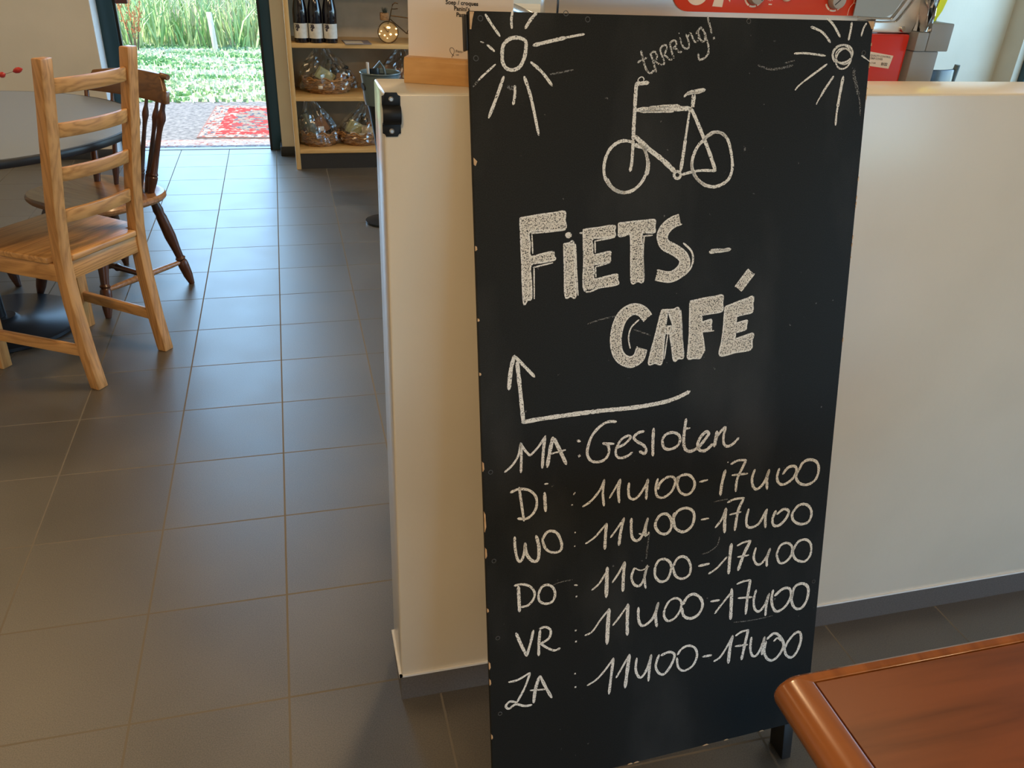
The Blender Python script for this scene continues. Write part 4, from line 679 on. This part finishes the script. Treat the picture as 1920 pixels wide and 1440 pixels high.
# bicycle ornament with bright dots on its clock wheel
bc = thing('bicycle_ornament', 'small dark wire bicycle with glittering clock wheel on the shelf', 'ornament', (.722, 4.135, .738))
R0 = .060
for k, wx in enumerate((0, .185)):
    wh = MB().tube([(wx+R0*math.cos(2*PI*i/40), 0, .0635+R0*math.sin(2*PI*i/40)) for i in range(40)], .003, 8, closed=True).build('wheel', BRASS, bc, smooth=True)
    if k == 0:
        MB().tube([(wx, .003, .0635), (wx, .006, .0635)], [R0-.003, R0-.003], 40).build('clock_face', AMBER, wh)
        MB().tube([(wx, -.001, .0635), (wx-.026, -.001, .094)], .0016, 6).build('clock_hand', BRASS, wh); MB().tube([(wx, -.001, .0635), (wx+.014, -.001, .103)], .0016, 6).build('clock_hand', BRASS, wh)
        for (bx, bz, br) in ((-.042, .069, .005), (-.052, .053, .005), (-.022, .046, .006), (.014, .052, .0075), (.048, .052, .0075), (.048, .084, .006), (-.006, .030, .004), (-.002, .090, .008), (.006, .089, .008)):
            MB().lathe([(0.001, -br*.8), (br*.8, -br*.5), (br, 0), (br*.8, br*.5), (.001, br*.8)], 10, (wx+bx, -.002, bz)).build('glow_bead', GLOWBEAD, wh, smooth=True)  # beads made to glow for the bright dots on the disc
fm = MB()
fm.tube([(0, -.001, .0635+.045), (.008, 0, .125), (.022, 0, .185), (.030, 0, .215), (.045, 0, .226), (.062, 0, .222)], .0032, 8)
fm.tube([(.026, .004, .192), (.040, .012, .191), (.062, .016, .193)], .003, 8)
fm.tube([(.018, 0, .155), (.15, 0, .142)], .0032, 8); fm.tube([(.012, 0, .138), (.112, 0, .058)], .0032, 8); fm.tube([(.112, 0, .058), (.15, 0, .142), (.150, 0, .175)], .0032, 8); fm.tube([(.112, 0, .058), (.185, 0, .0635), (.15, 0, .142)], .0032, 8)
fm.build('frame', BRASS, bc, smooth=True)
MB().box(.135, .172, -.012, .012, .175, .183).build('saddle', BRASS, bc, bevel=0.003)
MB().box(-.045, .004, -.022, .022, .130, .170).build('crate', WICKER, bc, bevel=0.002)
pl = MB(); rnd = random.Random(2)
for k in range(60):
    a = rnd.uniform(0, 2*PI); r = rnd.uniform(.002, .02); pl.tube([(-.018+r*.3*math.cos(a), r*.3*math.sin(a), .160), (-.018+r*math.cos(a), r*math.sin(a), rnd.uniform(.185, .202))], [.0016, .0004], 4)
pl.build('plant', flat('dark_sage_leaves', (0.03, 0.045, 0.035), 0.8), bc)
# gift baskets
PACKS = [flat('pale_green_wrapper', (0.52, 0.53, 0.28), 0.35), flat('dark_jar_glass', (0.02, 0.018, 0.014), 0.1), flat('cream_wrapper', (0.62, 0.55, 0.42), 0.4), flat('brown_biscuit_pack', (0.28, 0.12, 0.05), 0.4), flat('white_tag', (0.8, 0.78, 0.72), 0.5), flat('grey_green_tin', (0.12, 0.15, 0.14), 0.3)]
def basket(label, loc, rx, ry, h, hc, packs, seed, rot=0.0, peak=(0, 0)):
    rnd = random.Random(seed)
    t = thing('gift_basket', label, 'basket', loc, rot, 'cellophane-wrapped gift baskets on the shelves')
    g = MB(); n = 44; rows = 7
    g.lathe([(.72, .004), (.74, .0)], 44)
    g.v = [(x*rx, y*ry, z) for x, y, z in g.v]
    for r_i in range(rows):   # woven strands: sinuous rings
        t0 = r_i/(rows-1); k = .76+.24*t0**.7; z = .008+(h-.014)*t0
        pts = [((rx*k+.004*math.sin(9*a+PI*r_i))*math.cos(a), (ry*k+.004*math.sin(9*a+PI*r_i))*math.sin(a), z+.003*math.sin(5*a+r_i)) for a in [2*PI*i/n for i in range(n)]]
        g.tube(pts, h/rows*.62, 6, closed=True)
    bk_ = g.build('wicker_bowl', WICKER, t, smooth=True)
    rim = MB(); pts = [(rx*1.02*math.cos(a), ry*1.02*math.sin(a), h+.010*math.sin(10*a)) for a in [2*PI*i/90 for i in range(90)]]; rim.tube(pts, .005, 6, closed=True); rim.build('wavy_rim', WICKER, bk_, smooth=True)
    fillm = MB().lathe([(.85, h*.62), (.5, h*.72), (.01, h*.75)], 28); fillm.v = [(x*rx, y*ry, z) for x, y, z in fillm.v]; fillm.build('straw_filling', DRY, t)
    for (kind, px, py, pz, sx, sy, sz, rz, tilt, mi) in packs:
        p = MB()
        if kind == 'box': p.box(-sx, sx, -sy, sy, 0, sz)
        else: p.lathe([(sx, 0), (sx*1.02, sz*.05), (sx*1.02, sz*.72), (sx*.6, sz*.85), (sx*.6, sz)], 18)
        o_ = p.build('packet' if kind == 'box' else 'jar', PACKS[mi], t, bevel=0.003); o_.location = (px, py, pz); o_.rotation_euler = (tilt*.35, tilt, rz)
    # cellophane: gathered, crumpled cone
    c = MB(); N_, M_ = 64, 20; rr = []
    for j in range(M_+1):
        s = j/M_; z = h*.35+(hc-h*.35)*s
        k = 1.10*(1-s**1.6)+.05+(.16*max(0, s-.82)/.18)
        ring = []
        for i in range(N_):
            a = 2*PI*i/N_; cr = 1+(.05+.20*s)*math.sin(7*a+3*s+seed)+(.03+.10*s)*math.sin(17*a-4*s+seed*2)+rnd.uniform(-.035, .035)
            ring.append((peak[0]*s+rx*k*cr*math.cos(a), peak[1]*s+ry*k*cr*math.sin(a), z+rnd.uniform(-.006, .006)+(.02*math.sin(9*a) if j == M_ else 0)))
        rr.append(ring)
    c.rings(rr, cap=False); c.build('cellophane', CELLO, t)
    return t
basket('gift basket with pale green packet alone at the left of the middle shelf', (.352, 4.262, .436), .152, .115, .088, .275, [('box', -.035, -.045, .075, .055, .016, .07, .35, .55, 0), ('jar', .06, -.02, .07, .024, 0, .10, 0, -.2, 1), ('jar', .095, .0, .07, .022, 0, .09, 0, .3, 1), ('box', .075, -.055, .072, .026, .012, .045, -.3, .2, 3), ('jar', .01, .03, .07, .026, 0, .12, 0, .1, 5), ('box', -.05, -.112, .035, .014, .003, .018, .15, .1, 4), ('box', .10, -.05, .105, .012, .008, .02, .4, -.5, 2)], 1, 0, (-.03, 0))
basket('gift basket with grey bottle and slanted wrap at the left of the bottom shelf', (.285, 4.232, .122), .118, .105, .082, .28, [('jar', -.045, -.03, .06, .032, 0, .15, 0, -.35, 5), ('box', -.02, -.075, .10, .02, .004, .026, .05, .05, 4), ('box', .03, -.01, .075, .04, .015, .10, -.3, -.5, 3), ('jar', .06, .02, .07, .022, 0, .09, 0, .2, 1)], 2, 0.3, (-.055, 0))
basket('gift basket with green and cream packets on the bottom shelf next to the black stand', (.535, 4.242, .122), .140, .110, .075, .26, [('box', -.05, -.03, .07, .045, .02, .075, .2, .5, 0), ('box', -.035, -.085, .062, .017, .006, .026, .1, .1, 4), ('box', .07, -.05, .062, .05, .02, .055, -.15, .05, 2), ('jar', .03, .02, .07, .03, 0, .11, 0, -.1, 1), ('box', .09, .0, .10, .04, .015, .04, .2, -.2, 3), ('box', .02, -.09, .062, .02, .006, .02, .5, .1, 2)], 3, -.2, (.05, 0))
basket('gift basket behind the stand on the middle shelf, mostly hidden by the counter wall', (.80, 4.29, .436), .145, .11, .085, .27, [('box', -.02, -.04, .07, .035, .015, .07, .2, .3, 3), ('jar', .05, -.02, .07, .028, 0, .11, 0, .1, 1), ('box', -.06, .0, .08, .03, .012, .08, .4, -.4, 3), ('box', -.01, -.07, .09, .014, .006, .02, .1, .2, 2)], 4, .5, (.02, 0))

# ------------------------------------------------------------------ tapered dark stand between aisle and shelf
sd_ = thing('umbrella_stand', 'tapered dark plastic stand with blue-grey collar beside the counter wall end', 'stand', (.545, 3.0, 0))
MB().lathe([(.098, .745), (.100, .748), (.0985, .752), (.095, .748), (.084, .63), (.078, .60), (.074, .60), (.082, .64), (.096, .740)], 40, cap=False).build('collar', COLLAR, sd_, smooth=True)
MB().lathe([(.10, 0), (.10, .012), (.03, .02), (.022, .05), (.028, .33), (.040, .44), (.062, .57), (.081, .64), (.090, .73), (.086, .73), (.074, .64), (.05, .56), (.02, .46)], 40).build('body', DARKP, sd_, smooth=True)
a0 = math.radians(198); nrm = Vector((math.cos(a0), math.sin(a0), 0)); tan = Vector((-math.sin(a0), math.cos(a0), 0))
sl = [Vector((0, 0, .685))+nrm*(.0915+.0008)+tan*(.020*math.cos(2*PI*k/20))+Vector((0, 0, .018*math.sin(2*PI*k/20)))+nrm*(.0085*math.sin(2*PI*k/20)*.45) for k in range(20)]
MB().rings([[p-nrm*.006 for p in sl], [p+nrm*.001 for p in sl]]).build('grip_slot', FRAME_IN, sd_)
um = thing('folded_umbrella', 'folded dark umbrella standing in the tapered stand', 'umbrella', (.540, 3.0, .47))
MB().tube([(.0, 0, 0), (-.012, 0, .18), (-.022, .01, .295)], [.012, .022, .026], 12).build('folded_canopy', DARKP, um, smooth=True)
MB().tube([(-.052, -.018, .24), (-.056, -.018, .325)], [.006, .007], 10).build('highlight_strip', flat('highlight_grey', (0.55, 0.56, 0.55), 0.5), um, smooth=True)  # pale strip stands in for the highlight along the dark item
MB().tube([(-.022, .01, .29), (.006, .0, .325), (.022, .0, .30), (.034, .0, .25)], [.007, .007, .006, .005], 8).build('handle', COLLAR, um, smooth=True)

# ------------------------------------------------------------------ red and steel kitchen machine behind the counter wall
wk = thing('worktop_unit', 'work counter behind the counter wall carrying the red machine', 'counter', (.45, .15, 0))
MB().box(0, 2.2, 0, .62, .86, .90).build('worktop', STEEL, wk, bevel=0.003)
MB().box(.02, 2.18, .03, .60, 0, .86).build('cabinet_body', GREYP, wk, bevel=0.003)
mcn = thing('drinks_machine', 'stainless steel machine with a red knob panel behind the chalkboard sign', 'machine', (0, .30, .90))
MB().box(.555, 1.285, .03, .42, .0, .345).build('housing', STEEL, mcn, bevel=0.006)
MB().box(.548, 1.235, .0, .03, .335, .475).build('front_panel', STEEL, mcn, bevel=0.003)
MB().box(.569, .573, -.0015, 0.0, .34, .47).build('panel_seam', STEELP, mcn)
rp = MB().prism([(x, z) for x, z in roundrect(.785, 1.2115, .3715, .468, .034, 8)], 'y', -.004, 0.0).build('control_panel', REDP, mcn, bevel=0.001)
def disc(cx, cz, r, y0, y1, n=32, sx=1.0): return MB().rings([[(cx+r*sx*math.cos(2*PI*k/n), y, cz+r*math.sin(2*PI*k/n)) for k in range(n)] for y in (y0, y1)])
lg_ = disc(.833, .405, .0225, -.0048, -.004).build('logo_disc', PANELW, rp)
letters('logo_letters', 'arp', REDP, rp, .026, (.833, -.0049, .4015), (1, 0, 0), (0, 0, 1), bold=.0004, shear=.25)
MB().prism([(.866, .3815), (.886, .3805), (.889, .42), (.880, .42), (.877, .400), (.869, .397)], 'y', -.0047, -.004).build('cup_symbol', PANELW, rp)
MB().prism([(.8945, .3945), (.9005, .389), (.9005, .400)], 'y', -.0047, -.004).build('arrow_symbol', PANELW, rp)
def arcstrip(cx, cz, r0, r1, a0, a1, n=10):
    P = [(cx+r1*math.cos(a0+(a1-a0)*k/n), cz+r1*math.sin(a0+(a1-a0)*k/n)) for k in range(n+1)]+[(cx+r0*math.cos(a1-(a1-a0)*k/n), cz+r0*math.sin(a1-(a1-a0)*k/n)) for k in range(n+1)]
    return MB().prism(P, 'y', -.0047, -.004)
def knob(cx, cz, a):
    kk = MB().rings([[(cx+r*math.cos(2*PI*i/28), y, cz+r*math.sin(2*PI*i/28)) for i in range(28)] for r, y in ((.0155, -.004), (.0155, -.012), (.0140, -.020))]).build('knob', KNOB, rp, bevel=0.0008)
    c_, s_ = math.cos(a), math.sin(a); q = [(-.0115, -.0009), (.0115, -.0009), (.0115, .0009), (-.0115, .0009)]
    MB().prism([(cx+x*c_-z*s_, cz+x*s_+z*c_) for x, z in q], 'y', -.0204, -.0198).build('pointer', INK, kk)
knob(.948, .402, math.radians(-40)); knob(1.119, .3985, math.radians(42))
for (cx, cz) in ((.948, .402), (1.119, .3985)):
    arcstrip(cx, cz, .0175, .0205, 3.55, 4.25).build('dial_mark', PANELW, rp); arcstrip(cx, cz, .0175, .0205, 4.35, 5.05).build('dial_mark', PANELW, rp); arcstrip(cx, cz, .0175, .0205, 5.2, 6.3).build('dial_mark', PANELW, rp)
dots = MB()
for k in range(9):
    a = PI+PI*k/8; dots.prism([(.982+.010*math.cos(a)+dx, .404+.010*math.sin(a)+dz) for dx, dz in ((-.0008, -.0008), (.0008, -.0008), (.0008, .0008), (-.0008, .0008))], 'y', -.0047, -.004)
dots.box(.980, .987, -.0047, -.004, .3865, .3885); dots.box(.9885, .9925, -.0047, -.004, .400, .414); dots.build('symbols', PANELW, rp)
MB().rings([[(1.014+r*math.cos(2*PI*i/28), y, .408+r*1.2*math.sin(2*PI*i/28)) for i in range(28)] for r, y in ((.0125, -.004), (.0125, -.009), (.010, -.012))]).build('button', PANELW, rp, bevel=0.0006)
gl = MB()
for x0, x1, z0, z1 in ((1.153, 1.178, .3725, .394), (1.161, 1.181, .394, .408)):
    pts = spline([(x0, -.0042, z0), (x0+.001, -.0042, z0+.012), (x0+.006, -.0042, z1-.002), (x0+.010, -.0042, z1), (x1, -.0042, z1)], step=4); gl.tube(pts, .0006, 5); gl.tube([(x1-.002, -.0042, z0), (x1, -.0042, z1)], .0006, 5)
gl.box(1.170, 1.183, -.0047, -.004, .408, .412); gl.build('line_symbols', PANELW, rp)
MB().prism([(.70, -.020), (1.293, -.020), (1.300, -.008), (1.300, .03), (.70, .03)], 'z', .0, .342).build('red_housing', REDH, mcn, bevel=0.004)
MB().prism([(1.2125, .3555), (1.2125, .55), (1.352, .55), (1.322, .42), (1.300, .344), (1.18, .344), (1.18, .3555)], 'y', -.012, .03).build('steel_apron', STEEL, mcn, bevel=0.002)
mo = MB(); mo.tube([Vector(p) for p in spline([(1.17, -.014, .3705), (1.236, -.014, .3695), (1.250, -.014, .375), (1.283, -.014, .430), (1.31, -.014, .49)], step=6)], .0022, 8); mo.tube([Vector(p) for p in spline([(1.17, -.014, .3645), (1.244, -.014, .3635), (1.264, -.014, .372), (1.300, -.014, .430), (1.328, -.014, .49)], step=6)], .0016, 8)
mo.build('moulding', STEELP, mcn, smooth=True)
MB().prism([(1.16, .3725), (1.232, .3715), (1.247, .378), (1.276, .430), (1.30, .49), (1.16, .49)], 'y', -.0135, -.011).build('blue_grey_pane', flat('blue_grey_glaze', (0.30, 0.34, 0.35), 0.3), mcn)
ft = MB().turned((1.276, -.012, .3515), (1.276, -.018, .3515), [(0, .0055), (.6, .0055), (1, .004)], 16); ft.build('screw', STEELP, mcn, smooth=True)
stk = MB().prism([(1.195, .286), (1.262, .279), (1.266, .303), (1.197, .312)], 'y', -.0208, -.020).build('sticker', flat('cream_sticker', (0.72, 0.60, 0.46), 0.5), mcn)
letters('sticker_text', 'QUALITY CONTROL', INK, stk, .0052, (1.2605, -.0210, .2985), (1, 0, -.07), (0, 0, 1), align='RIGHT')
letters('sticker_text', 'DRIP COVER', INK, stk, .0052, (1.243, -.0210, .2945), (1, 0, -.07), (0, 0, 1), align='RIGHT')
letters('sticker_text', 'INSPECTOR', INK, stk, .0045, (1.229, -.0210, .2875), (1, 0, -.07), (0, 0, 1), align='RIGHT')
letters('sticker_text', '0122', INK, stk, .0072, (1.2565, -.0210, .2845), (1, 0, -.07), (0, 0, 1), align='RIGHT', bold=.0002)
col = MB().box(1.302, 1.362, -.030, .12, .0, .3135).build('side_column', GREYP, mcn, bevel=0.003)
cu_ = MB().box(1.300, 1.3255, -.034, .12, .3135, .348); cu_.box(1.3265, 1.378, -.034, .12, .3135, .3645); cu_.build('column_cap', GREYP, mcn, bevel=0.002)
# crumpled bright steel chute above the column
cr_ = MB(); rnd = random.Random(8); nx, nz = 16, 14
cr_.add([(1.302+.024*i/nx+.012*i/nx*j/nz+.008*j/nz+.003*math.sin(j*1.3), -.022+.012*math.sin(i*1.1+j*.5)+rnd.uniform(-.004, .004), .349+.20*j/nz) for j in range(nz+1) for i in range(nx+1)], [(j*(nx+1)+i, j*(nx+1)+i+1, (j+1)*(nx+1)+i+1, (j+1)*(nx+1)+i) for j in range(nz) for i in range(nx)])
b0 = len(cr_.v); nvb = (nx+1)*(nz+1)
cr_.add([(x, y+.02, z) for x, y, z in cr_.v[:nvb]], [(j*(nx+1)+i, (j+1)*(nx+1)+i, (j+1)*(nx+1)+i+1, j*(nx+1)+i+1) for j in range(nz) for i in range(nx)])
edge = [i for i in range(nx+1)]+[j*(nx+1)+nx for j in range(1, nz+1)]+[nz*(nx+1)+i for i in range(nx-1, -1, -1)]+[j*(nx+1) for j in range(nz-1, 0, -1)]
cr_.f += [(edge[k], edge[(k+1) % len(edge)], edge[(k+1) % len(edge)]+nvb, edge[k]+nvb) for k in range(len(edge))]
cr_.build('steel_chute', STEELP, mcn, smooth=True)
bx = thing('steel_dispenser', 'pale steel box with slanted lid between the menu card and the machine', 'box', (0, .30, .90))
MB().box(.455, .535, .0, .26, .0, .352).build('body', flat('satin_pale_steel', (0.60, 0.60, 0.56), 0.3, 0.3), bx, bevel=0.003)
MB().prism([(.455, .354), (.543, .354), (.543, .357), (.505, .372), (.455, .390)], 'y', -.003, .263).build('slanted_lid', STEELP, bx, bevel=0.001)
ny = thing('neon_bag', 'neon yellow folded bag standing on the grey machine column', 'bag', (1.352, .300, 1.2655))
MB().beam([[(x0, -.012, z), (x1, -.012, z), (x1, .03, z), (x0, .03, z)] for x0, x1, z in ((-.011, -.003, 0), (-.014, .008, .020), (-.001, .013, .040), (.030, .052, .10), (.05, .06, .15))]).build('sheet', NEON, ny, bevel=0.002)
MB().tube([(.000, .0, .0), (.011, .0, .022), (.022, .0, .045), (.060, .0, .11)], .0022, 8).build('cord', flat('dark_olive_cord', (0.10, 0.11, 0.05), 0.6), ny, smooth=True)
MB().tube([(.010, .004, .0), (.014, .004, .02), (.026, .004, .045)], .0016, 8).build('cord', flat('pale_cord', (0.45, 0.46, 0.42), 0.6), ny, smooth=True)

# ------------------------------------------------------------------ dark chair at the far right
bs = thing('dark_chair', 'dark blue-black moulded chair far behind the counter wall at the right', 'chair', (3.22, 2.66, 0), math.radians(-40))
def band(z0, z1, r, a0, a1, th, n=18, lift=0.0):
    g = MB(); secs = []
    for k in range(n+1):
        a = a0+(a1-a0)*k/n; l_ = lift*abs(2*k/n-1)**6
        secs.append([(r*math.cos(a), r*math.sin(a), z0+l_), ((r+th)*math.cos(a), (r+th)*math.sin(a), z0+l_), ((r+th)*math.cos(a), (r+th)*math.sin(a), z1+l_), (r*math.cos(a), r*math.sin(a), z1+l_)])
    return g.rings(secs)
band(.58, .866, .235, PI*1.05, PI*1.95, .018).build('backrest', DARKP, bs, bevel=0.006)
MB().lathe([(.21, .43), (.235, .44), (.235, .455), (.2, .465), (.05, .458)], 32).build('seat', DARKP, bs, smooth=True)
for s in (-1, 1):
    MB().tube([(s*.22, -.09, .60), (s*.232, .0, .66), (s*.235, .10, .67), (s*.235, .13, .62), (s*.19, .11, .44)], .014, 10).build('armrest', COLLAR, bs, smooth=True)
    MB().tube([(s*.236, -.055, .60), (s*.240, -.058, .82), (s*.246, -.060, .885)], [.012, .016, .014], 10).build('back_post', COLLAR, bs, smooth=True)
    for y in (-.13, .13): MB().tube([(s*.15, y, .44), (s*.21, y*1.5, 0)], [.014, .010], 10).build('leg', DARKP, bs, smooth=True)
